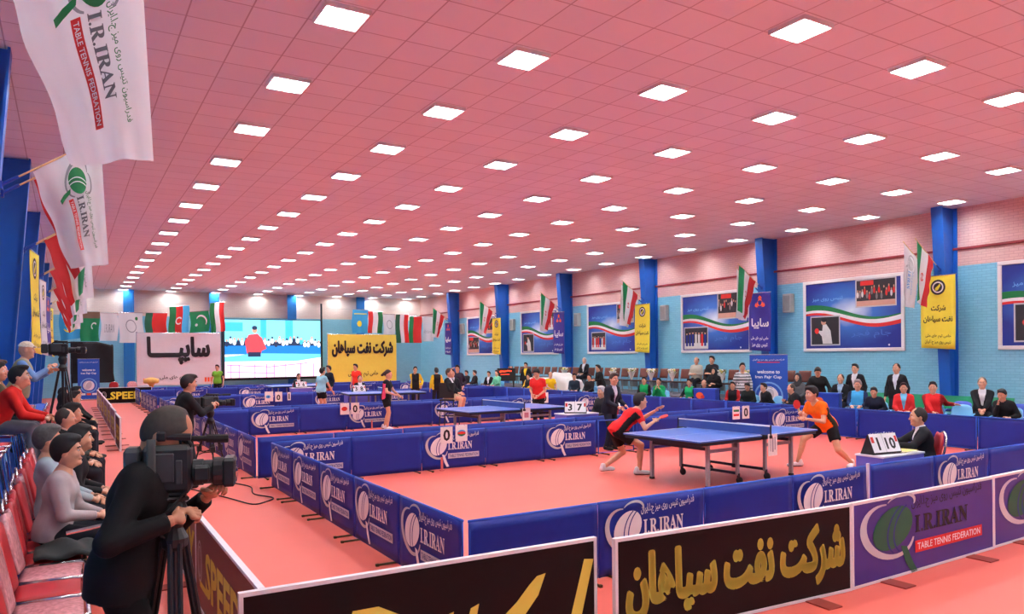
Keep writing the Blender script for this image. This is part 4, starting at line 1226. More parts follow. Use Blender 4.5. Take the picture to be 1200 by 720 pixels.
# ---- big screen
for n, c, e in (('scr_sky', (120, 214, 246), 1.0), ('scr_white', (240, 248, 255), 1.05), ('scr_blue', (20, 120, 214), .9), ('scr_dark', (40, 60, 100), .5), ('scr_table', (96, 196, 240), 1.0), ('scr_pinkw', (255, 222, 240), 1.05),
                ('scr_pink', (240, 110, 180), .9), ('scr_red', (236, 70, 80), .9), ('scr_skin', (220, 160, 130), .8), ('scr_cyan', (60, 180, 236), .9)):
    mat(n, c, emit=e)
t = thing('video_screen', 'large lit video screen showing a table tennis match between the far banners', 'screen', (7.7, 44.6, .9))
W, H = 5.5, 3.35
m = MB(); m.box((W / 2, .08, H / 2), (W + .1, .14, H + .1), bevel=.01); m.build('screen_cabinet', mat('cabinet_black', (24, 24, 28), .5), t)
a = Art(); a.rect(0, 0, W, H, 'scr_sky', 1); a.rect(0, H * .52, W, H * .62, 'scr_dark', 2); a.rect(0, H * .40, W, H * .55, 'scr_blue', 3)
a.rect(0, H * .8, W * .18, H * .95, 'scr_cyan', 2); a.rect(W * .62, H * .62, W * .7, H, 'scr_cyan', 2); a.rect(W * .36, H * .62, W * .42, H, 'scr_cyan', 2)
r = random.Random(3)
for i in range(26):
    x = W * (i + .5) / 26; y = H * r.uniform(.56, .64)
    a.disc((x, y), .1, .16, r.choice(['scr_white', 'scr_dark', 'scr_cyan', 'scr_white']), 4, 10); a.disc((x, y + .2), .06, .07, r.choice(['scr_dark', 'scr_skin']), 5, 8)
a.rect(0, H * .26, W, H * .4, 'scr_white', 3); a.poly([(0, H * .28), (W * .75, H * .28), (W, H * .34), (W, H * .4), (W * .3, H * .42), (0, H * .36)], 'scr_table', 4)
a.rect(0, 0, W, H * .27, 'scr_pinkw', 4)
for p in ([(.1, H * .22), (W * .45, H * .18), (W * .85, H * .24)], [(W * .02, H * .1), (W * .5, H * .07)]): a.strip(p, .05, 'scr_pink', 5)
for q in (.06, .14, .3, .42, .5, .62, .78, .92): a.strip([(W * q, 0), (W * q, H * .23)], .05, 'scr_pink', 6)
a.poly([(W * q, H * s) for q, s in ((.22, .42), (.2, .62), (.24, .74), (.33, .76), (.38, .66), (.42, .5), (.37, .46), (.36, .4))], 'scr_red', 6)
a.disc((W * .3, H * .82), .14, .17, 'scr_skin', 7); a.disc((W * .3, H * .86), .15, .12, 'scr_dark', 8); a.rect(W * .23, H * .36, W * .36, H * .44, 'scr_dark', 7)
place('screen_picture', a.mesh('screen_picture', plane((0, 0, 0), (1, 0, 0), (0, 0, 1), None, .001, .0015)), t)
m = MB()
for q in (-.12, W + .1): m.box((q, .1, (5.3 - .9) / 2 - .45), (.09, .09, 5.3))
m.box((W / 2, .14, -.1), (W + .3, .08, .1)); m.build('truss_frame', mat('truss_dark', (40, 50, 52), .5, .3), t)
# dark low platform edge below the screen
m = MB(); m.box((10.4, 43.9, .2), (5.4, .7, .4), bevel=.02); m.box((10.4, 43.9, .43), (5.3, .6, .06), 0, None, .01)
tag(m.build('stage_platform', mat('stage_dark', (44, 46, 50), .7)), 'dark low stage platform under the big screen', 'platform')
# ---------------------------------------------------------------- table tennis tables
tblue = mat('table_top_blue', (52, 104, 196), .32, var=.015, spec=.5)
tline = mat('table_line', (236, 238, 242), .5, var=0)
tdark = mat('table_steel_dark', (44, 48, 58), .4, .4, var=0)
tleg = mat('table_leg_grey', (150, 150, 154), .45, 0.0, var=0)
netm = mat('net_navy', (58, 84, 156), .8)
rubber = mat('rubber_black', (22, 22, 24), .7)
def tt_table(x, y, rz, label, near, sx=1.0):
    t = thing('table_tennis_table', label, 'table', (x, y, 0), rz, 'table tennis tables')
    Lh, W = 1.39 * sx, 1.56 * sx
    for s in (-1, 1):
        m = MB(); c = s * Lh / 2
        m.box((c, 0, .748), (Lh - .006, W, .024), 0, None, .003)
        m.box((s * (Lh - .011), 0, .7602), (.02, W, .0012), 1)
        for q in (-1, 1): m.box((c, q * (W / 2 - .011), .7602), (Lh, .02, .0012), 1)
        m.box((c, 0, .7602), (Lh, .004, .0012), 1)
        m.build('tabletop', [tblue, tline], t)
        m = MB()
        for q in (-1, 1): m.box((c, q * (W / 2 - .03), .712), (Lh - .06, .03, .05))
        for q in (.03, Lh - .04): m.box((s * q, 0, .712), (.03, W - .06, .05))
        m.box((c, 0, .70), (Lh - .1, .05, .03)); m.build('apron_frame', tdark, t)
        if not near:
            for q in (-1, 1):
                for w in (Lh * .3, Lh * .78):
                    m = MB(); m.box((s * w, q * W * .36, .35), (.05, .05, .7)); m.build('leg', tleg, t)
            continue
        for q in (-1, 1):
            m = MB(); m.box((s * (Lh - .42), q * (W * .36), .37), (.055, .06, .66), 0, None, .006); m.box((s * (Lh - .42), q * (W * .36), .02), (.065, .07, .04), 1, None, .006)
            m.build('leg', [tleg, rubber], t)
            m = MB(); m.box((s * .34, q * (W * .36), .42), (.05, .05, .56), 0, None, .005); m.build('inner_leg', tleg, t)
            m = MB(); m.lathe([(.02, -.016), (.055, -.016), (.06, -.008), (.06, .008), (.055, .016), (.02, .016)], (0, 0, 0), 14, 0, Matrix.Translation((s * .34, q * (W * .36) - .04, .06)) @ Matrix.Rotation(math.pi / 2, 4, 'Y'))
            m.box((s * .34, q * (W * .36) - .02, .12), (.04, .03, .1), 1); m.build('wheel', [rubber, tdark], t)
            m = MB(); m.box((s * (Lh / 2 - .03), q * (W * .36), .56), (Lh - .75, .03, .05)); m.build('side_brace', tleg, t)
        m = MB(); m.box((s * .34, 0, .17), (.04, W * .72, .04)); m.build('cross_bar', tdark, t)
        m = MB(); m.box((s * (Lh - .42), 0, .60), (.035, W * .72, .05)); m.build('cross_bar', tdark, t)
    m = MB(); m.box((0, 0, .838), (.006, W + .26, .135)); m.box((0, 0, .908), (.012, W + .26, .016), 1)
    m.build('net', [netm, tline], t)
    for q in (-1, 1):
        m = MB(); m.tube([(0, q * (W / 2 + .14), .74), (0, q * (W / 2 + .14), .925)], .012, 8); m.box((0, q * (W / 2 + .06), .745), (.05, .2, .05), 0, None, .008); m.build('net_post', rubber, t)
    return t
tt_table(9.27, 8.74, R(3.5), 'blue table tennis table between the two players on the nearest court', True, 1.04)
tt_table(9.25, 15.9, R(3), 'blue table tennis table on the second court', True, 1.04)
tt_table(9.8, 25.4, R(-8), 'pale-looking table tennis table on the third court', False)
tt_table(9.2, 34.5, R(0), 'farthest table tennis table, below the big screen', False)
m = MB(); m.box((0, 0, 0), (.21, .006, .34), 0, None, .002); m.box((0, -.004, .0), (.03, .002, .22), 1); m.box((.05, -.004, .02), (.02, .002, .2), 1); m.box((-.05, -.004, .0), (.012, .002, .2), 1)
o = m.build('number_tag', [cardm, mat('tag_print', (150, 150, 160), .6)], None, (9.38, 7.80, .62)); tag(o, 'white paper tag hanging at the near net post of the nearest table', 'tag')
m = MB(); m.box((0, 0, 0), (.22, .006, .34), 0, None, .002); m.box((0, -.004, .0), (.12, .002, .12), 1)
o = m.build('number_tag', [cardm, mat('tag_pink', (206, 130, 140), .6)], None, (9.37, 14.98, .62)); tag(o, 'white paper tag hanging at the near net post of the second table', 'tag')

# ---------------------------------------------------------------- chairs
chrome = mat('chrome', (206, 208, 212), .18, 1.0, var=0)
vred = mat('vinyl_red', (176, 28, 36), .45, var=.06, spec=.5)
vwrap = mat('plastic_wrapped_red', (200, 132, 136), .22, var=.22, scale=30, bump=.4, spec=.7)
def banquet_chair(loc, rz, pad, label, group, legm=None):
    t = thing('banquet_chair', label, 'chair', loc, rz, group)
    m = MB()
    m.grid(lambda u, v: (-.21 + .42 * u, -.2 + .4 * v, .445 + .03 * math.sin(math.pi * min(max(u, .02), .98)) ** .5 * math.sin(math.pi * min(max(v, .02), .98)) ** .5), 8, 8, 0, .05)
    m.build('seat', pad, t, smooth=True)
    def B(u, v):
        w = .2 * (1 - .0 * v) * math.sqrt(max(.0, 1 - max(0, (v - .62) / .38) ** 2 * .75))
        z = .50 + .42 * v
        return ((u - .5) * 2 * w, -.215 - (z - .45) * .2 + .018 * math.sin(math.pi * u), z)
    m = MB(); m.grid(B, 8, 10, 0, .04); m.build('backrest', pad, t, smooth=True)
    m = MB(); pts = []
    for q in np.linspace(0, 1, 17):
        a = math.pi * q
        x = .225 * math.cos(a); z = .70 + .24 * math.sin(a) ** .7 if math.sin(a) > 0 else .70
        pts.append((x, -.215 - (z - .45) * .2 - .02, z))
    pts = [(.215, -.205, .42)] + pts + [(-.215, -.205, .42)]
    m.tube(pts, .0155, 8); m.build('back_frame', chrome, t, smooth=True)
    m = MB(); m.tube([(-.225, -.2, .438), (-.232, .185, .438), (-.2, .225, .438), (.2, .225, .438), (.232, .185, .438), (.225, -.2, .438)], .0165, 8); m.build('seat_frame', chrome, t, smooth=True)
    for sx in (-1, 1):
        m = MB(); m.tube([(sx * .2, .18, .42), (sx * .21, .23, 0)], .0125, 7); m.build('leg', legm or chrome, t)
        m = MB(); m.tube([(sx * .21, -.2, .42), (sx * .215, -.27, 0)], .0125, 7); m.build('leg', legm or chrome, t)
    return t
c_red = banquet_chair((-.12, 5.1, 0), R(-90), vred, 'x', 'red banquet chairs in the front row on the left')
c_wrap = banquet_chair((-.12, 5.6, 0), R(-90), vwrap, 'x', 'red banquet chairs in the front row on the left')
k = 0
PITCH = .50
for k in range(36):
    y = 5.1 + PITCH * k
    if 13.3 < y < 14.7: continue
    wrap = k in (1, 3, 7, 12, 15, 20, 27)
    src = c_wrap if wrap else c_red
    lab = '%s banquet chair, %s along the front row from the near end' % ('plastic-wrapped red' if wrap else 'red', (ORD + ['thirty-sixth'])[k])
    if k == 0: c_red['label'] = lab
    elif k == 1: c_wrap['label'] = lab
    else: copy_thing(src, (-.12 + .01 * math.sin(k * 2.3), y, 0), R(-90 + 3 * math.sin(k * 1.7)), lab)
# riser with a second row of chairs
ris = mat('riser_blue', (26, 84, 190), .7, var=.05)
RZ = .62
m = MB(); m.box(((-2.4 - .52) / 2, 15.0, RZ / 2), (2.4 - .52 - .01, 27.0, RZ), 0, None, .01); m.box((-.53, 15.0, RZ + .005), (.03, 27.0, .03), 1)
tag(m.build('seating_riser', [ris, silver]), 'blue riser along the left wall carrying the second row of chairs', 'platform')
for k in range(24):
    y = 6.6 + .52 * k
    if min(abs(y - c) for c in COLY) < .42: continue
    copy_thing(c_wrap if k in (2, 9, 14) else c_red, (-.80 + .01 * math.sin(k), y, RZ + .02), R(-90), '%s banquet chair, %s along the raised second row' % ('plastic-wrapped red' if k in (2, 9, 14) else 'red', ORD[k]), 'red banquet chairs on the left riser')
# chairs for umpires and at the far end
copy_thing(c_red, (10.06, 5.92, 0), R(42), "red chrome-framed chair under the umpire of the nearest court", 'umpires chairs')
copy_thing(c_red, (10.75, 13.75, 0), R(100), 'red chair under the grey-haired umpire of the second court', 'umpires chairs')
copy_thing(c_red, (1.85, 40.6, 0), R(160), 'red chair standing behind the far black board', 'chairs at the far end')
copy_thing(c_wrap, (2.75, 40.8, 0), R(180), 'pinkish plastic-wrapped chair behind the far black board', 'chairs at the far end')
copy_thing(c_red, (9.6, 27.3, 0), R(180), 'red chair under the umpire of the third court', 'umpires chairs')
copy_thing(c_red, (8.85, 33.25, 0), R(180), 'red chair under the umpire of the farthest court', 'umpires chairs')
# raised seating along the right wall
m = MB(); m.box(((18.75 + XR) / 2, 24.6, .275), (XR - 18.75 - .01, 21.6, .55), 0, None, .01)
tag(m.build('seating_riser', mat('riser_grey', (96, 100, 108), .7)), 'grey riser along the right wall under the brown chairs', 'platform')
brn = mat('chair_brown', (110, 58, 44), .5, var=.1); cgrey = mat('chair_frame_grey', (132, 138, 142), .45, .3); cseat = mat('chair_seat_dark', (70, 52, 48), .6)
def brown_chair(loc, label):
    t = thing('wall_chair', label, 'chair', loc, R(90), 'brown chairs along the right wall')
    m = MB(); m.grid(lambda u, v: (-.22 + .44 * u, -.23 - .06 * v + .015 * math.sin(math.pi * u), .56 + .36 * v), 6, 5, 0, .035); m.build('backrest', brn, t, smooth=True)
    m = MB(); m.box((0, 0, .44), (.44, .42, .05), 0, None, .015); m.build('seat', cseat, t)
    m = MB(); m.box((0, -.2, .3), (.4, .02, .24), 0, None, .005); m.build('rear_panel', cgrey, t)
    for sx in (-1, 1):
        m = MB(); m.tube([(sx * .21, .19, .43), (sx * .21, .22, 0)], .014, 6); m.build('leg', cgrey, t)
        m = MB(); m.tube([(sx * .21, -.27, .9), (sx * .21, -.2, .45), (sx * .21, -.25, 0)], .014, 6); m.build('leg', cgrey, t)
    return t
b0 = None
for k in range(32):
    y = 15.2 + .58 * k
    lab = 'brown-backed chair on the right riser, %s from the near end' % ORD[k]
    if b0 is None: b0 = brown_chair((19.55, y, .55), lab)
    else: copy_thing(b0, (19.55, y, .55), R(90 + 2 * math.sin(k)), lab)
# plastic armchairs on the right
def plastic_chair(loc, rz, m_, label, group):
    t = thing('plastic_armchair', label, 'chair', loc, rz, group)
    m = MB(); m.grid(lambda u, v: (-.22 + .44 * u, -.2 + .42 * v, .43 - .02 * math.sin(math.pi * u)), 6, 6, 0, .02); m.build('seat', m_, t, smooth=True)
    m = MB(); m.grid(lambda u, v: ((-.23 + .46 * u) * (1 - .15 * v * v), -.22 - .1 * v + .05 * (2 * u - 1) ** 2, .44 + .38 * v - .05 * (2 * u - 1) ** 4 * v), 8, 6, 0, .015); m.build('backrest', m_, t, smooth=True)
    for sx in (-1, 1):
        m = MB(); m.tube([(sx * .24, -.22, .62), (sx * .28, .0, .64), (sx * .27, .2, .62), (sx * .25, .22, .42)], .018, 7, flat=.6); m.build('armrest', m_, t, smooth=True)
        for sy in (-1, 1):
            m = MB(); m.tube([(sx * .2, sy * .19, .42), (sx * .24, sy * .23, 0)], [.026, .018], 7); m.build('leg', m_, t, smooth=True)
    return t
pl_lb = mat('plastic_light_blue', (110, 190, 232), .35, var=.02); pl_b = mat('plastic_blue', (58, 92, 206), .35, var=.02); pl_w = mat('plastic_white', (226, 230, 234), .35, var=.02); pl_g = mat('plastic_green', (24, 150, 104), .35, var=.02)

# ---------------------------------------------------------------- umpire's desk and score boards
def desk(x, y, L, W, H, m_top, m_skirt, label):
    t = thing('umpire_table', label, 'table', (x, y, 0), 0, "umpires' tables")
    m = MB(); m.box((0, 0, H - .012), (L, W, .024), 0, None, .004); m.build('table_top', m_top, t)
    m = MB()
    for s in (-1, 1):
        m.box((s * (L / 2 - .012), 0, (H - .024) / 2 + .03), (.012, W - .03, H - .084)); 
    m.box((0, -W / 2 + .012, (H - .024) / 2 + .03), (L - .03, .012, H - .084)); m.build('skirt', m_skirt, t)
    for sx in (-1, 1):
        for sy in (-1, 1):
            m = MB(); m.tube([(sx * (L / 2 - .04), sy * (W / 2 - .04), H - .024), (sx * (L / 2 - .04), sy * (W / 2 - .04), 0)], .014, 6); m.build('leg', chrome, t)
skirt = mat('desk_skirt_violet', (98, 96, 196), .6); dtop = mat('desk_top_white', (222, 224, 236), .4)
desk(9.28, 5.82, .92, .4, .72, dtop, skirt, "umpire's table with a violet skirt beside the nearest court")
desk(9.95, 13.75, .9, .5, .72, dtop, skirt, "umpire's white-topped table beside the second court")
desk(9.3, 26.75, .9, .5, .72, dtop, skirt, "umpire's table beside the third court")
desk(8.8, 32.7, .9, .5, .72, dtop, skirt, "umpire's table beside the farthest court")
def flip_board(x, y, z, rz, nums, label):
    t = thing('flip_scoreboard', label, 'scoreboard', (x, y, z), rz, 'flip scoreboards')
    w, h, d = .5, .26, .22
    m = MB()
    m.add([(-w / 2, -d / 2, 0), (w / 2, -d / 2, 0), (w / 2, d / 2, 0), (-w / 2, d / 2, 0), (-w / 2, 0, h), (w / 2, 0, h)], [(0, 1, 5, 4), (2, 3, 4, 5), (1, 2, 5), (3, 0, 4), (3, 2, 1, 0)]); m.build('board_stand', rubber, t)
    n = unit((0, -h, d / 2 * 0 + .11))
    fr = plane((-w / 2, -d / 2, 0), (1, 0, 0), unit((0, d / 2, h)), unit((0, -h, d / 2)), .004, .002)
    a = Art(); a.rect(.01, .03, w - .01, h + .02, 'p_white', 0)
    a.rect(.228, .03, .234, h + .02, 'p_grey', 1); a.text(nums[0], .06, .06, .2, h - .03, 'p_black', 1, .03, fit=False); a.text(nums[1], .26, .06, .43, h - .03, 'p_black', 1, .03, fit=False)
    a.rect(.02, .16, .07, .24, 'p_red', 1); a.rect(.44, .16, .48, .24, 'p_red', 1)
    place('number_cards', a.mesh('number_cards', fr), t)
    m = MB()
    for q in np.linspace(-.2, .2, 9): m.tube([(q + .012 * math.cos(s), 0, h + .012 * math.sin(s)) for s in np.linspace(0, 5, 7)], .002, 4)
    m.build('ring_binding', chrome, t)
flip_board(9.12, 5.84, .72, R(-8), ('1', '10'), 'flip scoreboard reading 1 and 10 on the violet-skirted table')
flip_board(9.9, 13.72, .72, R(-38), ('3', '7'), 'flip scoreboard in front of the grey-haired umpire')
flip_board(9.35, 26.75, .72, R(0), ('3', '8'), 'flip scoreboard on the third court')
flip_board(8.8, 32.7, .72, R(0), ('3', '6'), 'flip scoreboard on the farthest court')
m = MB()
for i in range(5): m.box((.02 * math.sin(i * 2), .012 * math.cos(i * 3), .003 + .004 * i), (.3, .21, .003), i % 2, Matrix.Rotation(.2 * math.sin(i * 1.7), 4, 'Z'))
tag(m.build('score_sheets', [mat('paper_yellow', (226, 216, 130), .7), mat('paper_white', (228, 228, 222), .7)], None, (9.5, 5.76, .72)), "loose yellowish score sheets on the umpire's violet-skirted table", 'paper')
m = MB()
r = random.Random(5)
for i in range(7):
    m.ell((r.uniform(-.35, .35), r.uniform(-.12, .12), .04), (r.uniform(.1, .18), r.uniform(.07, .12), r.uniform(.03, .06)), 0, 10, 6)
tag(m.build('crumpled_towel', mat('towel_white', (232, 226, 220), .9, bump=.4, scale=18), None, (13.6, 7.2, 0)), 'crumpled white towel on the floor behind the umpire', 'towel')
# white post in the gap of the front barrier
m = MB(); m.box((0, 0, .36), (.03, .03, .72), 0, None, .004); m.box((.025, 0, .36), (.02, .025, .72), 1)
tag(m.build('barrier_end_post', [mat('post_white', (226, 222, 232), .5), MATS['desk_skirt_violet']], None, (8.16, 5.40, 0)), "pale end post in the front barrier gap beside the umpire's table", 'post')
for k, (x, y) in enumerate(((5.72, 12.0), (5.75, 12.86), (3.2, 20.3), (7.4, 20.1), (9.28, 12.85))):
    m = MB(); m.tube([(0, 0, 0), (0, 0, .24)], .022, 8); m.lathe([(.05, 0), (.05, .015), (.022, .02)], (0, 0, 0), 10)
    tag(m.build('pink_barrier_peg', mat('peg_pink', (226, 120, 112), .6), None, (x, y, 0)), 'short pink peg at the foot of a barrier, %s of five from the near end' % ORD[k], 'peg', 'pink pegs by the barriers')

# ---------------------------------------------------------------- roll-up banners
def rollup(x, y, rz, w, h, label, big):
    t = thing('rollup_banner', label, 'banner', (x, y, 0), rz)
    m = MB(); m.box((0, 0, h / 2 + .06), (w, .01, h)); m.build('banner_sheet', mat('rollup_blue', (26, 84, 186), .5, var=.03), t)
    m = MB(); m.box((0, 0, .035), (w + .04, .14, .07), 0, None, .015); m.box((0, 0, h + .07), (w + .02, .03, .03), 0, None, .006); m.tube([(0, .03, .05), (0, .03, h + .06)], .01, 6); m.build('banner_base', silver, t)
    a = Art(); a.arc((w / 2, .34 * h), w * .36, w * .36, .05, 'p_skyprint', 1); a.disc((w / 2, .34 * h), w * .26, w * .26, 'p_white', 1); a.disc((w * .5, .34 * h), w * .13, w * .2, 'p_silver', 2, 20, -.4); a.arc((w / 2, .34 * h), w * .2, w * .24, .02, 'p_grey', 3, 1, 5)
    a.text(FED_FA, w * .08, h * .9, w * .92, h * .94, 'p_white', 1, .01, True)
    if big: a.rect(w * .2, h * .875, w * .8, h * .89, 'p_red', 1)
    a.text('welcome to', w * .2, h * .7, w * .8, h * .76, 'p_white', 1, .03); a.text('Iran Fajr Cup', w * .15, h * .61, w * .85, h * .67, 'p_white', 1, .03)
    a.rect(w * .1, .2, w * .35, .3, 'p_white', 1); a.rect(w * .4, .2, w * .6, .3, 'p_orange', 1); a.rect(w * .65, .2, w * .9, .3, 'p_white', 1)
    place('banner_print', a.mesh('banner_print', plane((-w / 2, -.006, .06), (1, 0, 0), (0, 0, 1), None, .002, .001)), t)
rollup(18.6, 15.6, R(-90 + 25), 1.15, 1.92, 'tall blue roll-up banner with a welcome text by the right wall', True)
rollup(.92, 42.6, 0, .95, 2.0, 'small blue roll-up banner at the far end of the walkway', False)
# dark covered backdrop at the far left
t = thing('covered_backdrop', 'black cloth-covered display board in the far left corner', 'display board', (1.05, 43.3, 0))
def S(u, v): return (-.9 + 1.9 * u + .25 * max(0, .25 - v), .06 * math.sin(9 * u + 3 * v) + .05 * math.sin(5 * v), .85 + 2.1 * v * (1 - .25 * max(0, u - .6)))
m = MB(); m.grid(S, 22, 16, 0, .01); m.build('black_cloth', mat('cloth_black', (30, 31, 34), .8, var=.2, scale=3), t, smooth=True)
m = MB()
for q in (-.85, .95): m.box((q, .1, 1.4), (.08, .08, 2.8))
m.box((-.98, -.02, 1.6), (.1, .05, 1.7), 1); m.build('board_frame', [tdark, whitem], t)
# small wooden pulpit behind the far board
t = thing('wooden_stand', 'small golden wooden stand left of the white cloth banner', 'stand', (3.65, 41.6, 0))
m = MB(); m.lathe([(.28, 0), (.28, .05), (.12, .12), (.1, .7), (.2, .8)], n=14); m.build('pedestal', mat('golden_wood', (196, 146, 66), .45, var=.15), t, smooth=True)
m = MB(); m.lathe([(.32, .8), (.36, .86), (.36, 1.0), (.3, 1.04), (.1, 1.1)], n=16); m.build('bowl_top', mat('golden_wood2', (208, 160, 80), .4, var=.15), t, smooth=True)
# ---------------------------------------------------------------- video cameras and tripods
cblk = mat('camera_black', (26, 27, 30), .45, var=.05); cgry = mat('camera_grey', (58, 62, 66), .5, var=.05); lens = mat('lens_glass', (18, 22, 34), .08, spec=.8, coat=.6, var=0)
strapm = mat('strap_grey', (70, 72, 70), .8)
def tripod(x, y, ztop, r, a0, label, floor=0.0, thick=1.0):
    t = thing('tripod', label, 'tripod', (x, y, floor), 0, 'camera tripods')
    H = ztop - floor
    m = MB(); m.lathe([(.04, H - .26), (.062, H - .24), (.066, H - .2), (.05, H - .17), (.04, H - .15), (.055, H - .12), (.065, H - .06), (.05, H - .02), (.06, H)], n=14)
    m.box((0, 0, H - .005), (.13, .1, .02), 0, None, .005); m.build('fluid_head', cblk, t, smooth=False)
    m = MB(); m.tube([(0, 0, H - .26), (0, 0, H * .42)], .018 * thick, 8); m.build('centre_column', cblk, t)
    for k in range(3):
        a = a0 + k * 2 * math.pi / 3; c, s = math.cos(a), math.sin(a)
        m = MB()
        zt, zm = H - .22, H * .52
        f = lambda q, o: (c * (.05 + (r - .05) * q) - s * o, s * (.05 + (r - .05) * q) + c * o, zt * (1 - q) + .02 * q)
        for o in (-.022, .022): m.tube([f(0, o), f(.45, o)], .011 * thick, 7)
        m.tube([f(.36, 0), f(1, 0)], .013 * thick, 7)
        m.box(f(.45, 0), (.07 * thick, .07 * thick, .09)); m.box(f(.98, 0), (.06, .06, .04))
        m.build('leg', cblk, t)
    m = MB()
    for k in range(3):
        a = a0 + k * 2 * math.pi / 3; m.tube([(0, 0, H * .45), (math.cos(a) * r * .55, math.sin(a) * r * .55, (H - .22) * .46)], .008, 6)
    m.build('spreader', cblk, t)
    return t
def pan_handle(t, pts):
    m = MB(); m.tube(pts[:2], .008, 7, 0); m.tube(pts[1:], .013, 7, 1); m.build('pan_handle', [chrome, rubber], t)
def video_camera(x, y, z, ang, label, s=1.0):
    """shoulder camera, lens along local +x"""
    t = thing('video_camera', label, 'video camera', (x, y, z), ang, 'video cameras'); t.scale = (s, s, s)
    m = MB(); m.box((-.02, 0, .11), (.30, .13, .20), 0, None, .02); m.box((.0, 0, .02), (.2, .1, .05), 0, None, .01); m.box((.09, .0, .11), (.08, .12, .18), 0, None, .02)
    m.box((-.05, -.068, .12), (.16, .012, .12), 1, None, .005); m.box((.06, -.068, .1), (.04, .012, .1), 1, None, .004); m.build('camera_body', [cblk, cgry], t)
    m = MB(); m.box((-.23, 0, .12), (.10, .12, .17), 0, None, .018); m.build('battery', cgry, t)
    m = MB(); m.tube([(-.12, 0, .2), (-.10, 0, .228), (.10, 0, .23), (.13, 0, .2)], .012, 8); m.build('carry_handle', cblk, t)
    m = MB(); rot = Matrix.Translation((.13, 0, .09)) @ Matrix.Rotation(math.pi / 2, 4, 'Y')
    m.lathe([(.03, 0), (.055, .01), (.055, .07), (.05, .075), (.05, .13), (.06, .14), (.06, .2), (.05, .205)], n=18, M=rot); m.box((.2, -.06, .09), (.1, .04, .07), 0, None, .012)
    l = m.build('lens_barrel', cblk, t)
    m = MB(); m.box((.37, 0, .09), (.08, .15, .12), 0, None, .012); m.box((.345, 0, .09), (.04, .12, .1), 0, None, .01); m.lathe([(.05, .0), (.045, .004), (.0, .012)], n=16, mi=1, M=Matrix.Translation((.4105, 0, .09)) @ Matrix.Rotation(math.pi / 2, 4, 'Y')); m.build('lens_hood', [cblk, lens], l)
    m = MB(); m.tube([(-.02, -.03, .245), (.13, -.03, .24)], .015, 8); m.box((-.05, -.03, .247), (.06, .045, .04), 0, None, .008); m.tube([(.06, 0, .21), (.06, -.02, .24)], .01, 6); m.build('viewfinder', cblk, t)
    m = MB(); m.tube([(.12, .02, .23), (.36, .02, .225)], .012, 8); m.tube([(.22, .02, .228), (.36, .02, .225)], .018, 8); m.tube([(.1, .01, .2), (.14, .02, .23)], .008, 6); m.build('microphone', rubber, t)
    return t
A1 = R(-15)
tripod(.45, 4.03, 1.36, .24, R(-95), 'large black tripod carrying the camera of the man in the foreground', thick=1.2)
vc = video_camera(.44, 4.04, 1.37, A1, 'large black shoulder camera operated by the man in the foreground')
vc.scale = (.74, .95, 1.2)
m = MB(); m.grid(lambda u, v: (-.13 + .055 * u, -.078 - .012 * math.sin(math.pi * v) - .004, .24 - .30 * v), 3, 8, 0, .006); m.build('hand_strap', strapm, vc, smooth=True)
m = MB(); m.tube([(.1, -.05, .02), (.0, -.09, -.05), (-.12, -.1, -.1), (-.05, -.06, -.16), (.05, -.02, -.2)], .006, 6); m.build('cable', rubber, vc, smooth=True)
t = thing('pan_bar', 'silver pan bar held by the man in the foreground', 'camera handle', (.44, 4.04, 1.31), A1)
m = MB(); m.tube([(-.02, -.05, .0), (-.20, -.12, -.03), (-.42, -.17, -.06)], .009, 8, 0); m.build('bar', chrome, t)
m = MB(); m.tube([(-.02, -.05, 0), (-.20, -.12, -.03)], .014, 8, 0); m.build('grip', rubber, t)
HI = dict(res=.011, lod=.0065); MID = dict(res=.016, lod=.009); LO = dict(res=.024, lod=.013); FAR = dict(res=.03, lod=.018)
BLK = (24, 25, 30)
person('man in a black suit bending to a video camera in the foreground', .23, 4.16, -15, h=1.86, lean=13, head=(-5, -42), hands=((.22, .24, 1.20), (-.05, .36, 1.25)), hand_pose=('grip', 'grip'),
       feet=((.12, .06, 0, -8), (-.13, -.06, 0, 8)), hair='balding', hair_rgb=(62, 55, 48), top='jacket', top_rgb=(13, 13, 16), leg_rgb=(11, 11, 14), skin_tone='b', elbow=((.5, -.8, -.4), (-.5, -.6, -.6)), **HI)
# second operator beside the walkway
tripod(2.02, 13.05, 1.22, .36, R(30), 'black tripod standing by the left barriers of the nearest court')
video_camera(2.02, 13.05, 1.22, R(10), 'black video camera by the left barriers, worked by a dark-haired man', .95)
person('dark-haired man in black filming beside the left court barriers', 1.55, 12.75, 8, h=1.8, lean=8, head=(0, -6), hands=((.14, .42, 1.25), (-.1, .4, 1.2)), top='jacket', top_rgb=(28, 28, 32), leg_rgb=(30, 32, 40), hand_pose=('grip', 'grip'), **MID)
# third operator on the riser
tripod(-.06, 14.0, 2.12, .40, R(80), 'tall black tripod in a gap of the left front row')
video_camera(-.10, 14.0, 2.12, R(-5), 'black video camera on a tall tripod above the seated spectators', .9)
person('man in a pale vest and cream cap filming from the left riser', -.66, 13.75, -2, z=RZ + .01, h=1.72, lean=10, head=(0, -6), hands=((.16, .42, 1.3), (-.14, .42, 1.24)), hair='cap', hair_rgb=(226, 220, 196), top='vest', top_rgb=(150, 148, 122), inner=(112, 152, 204), leg_rgb=(62, 78, 106), **MID)

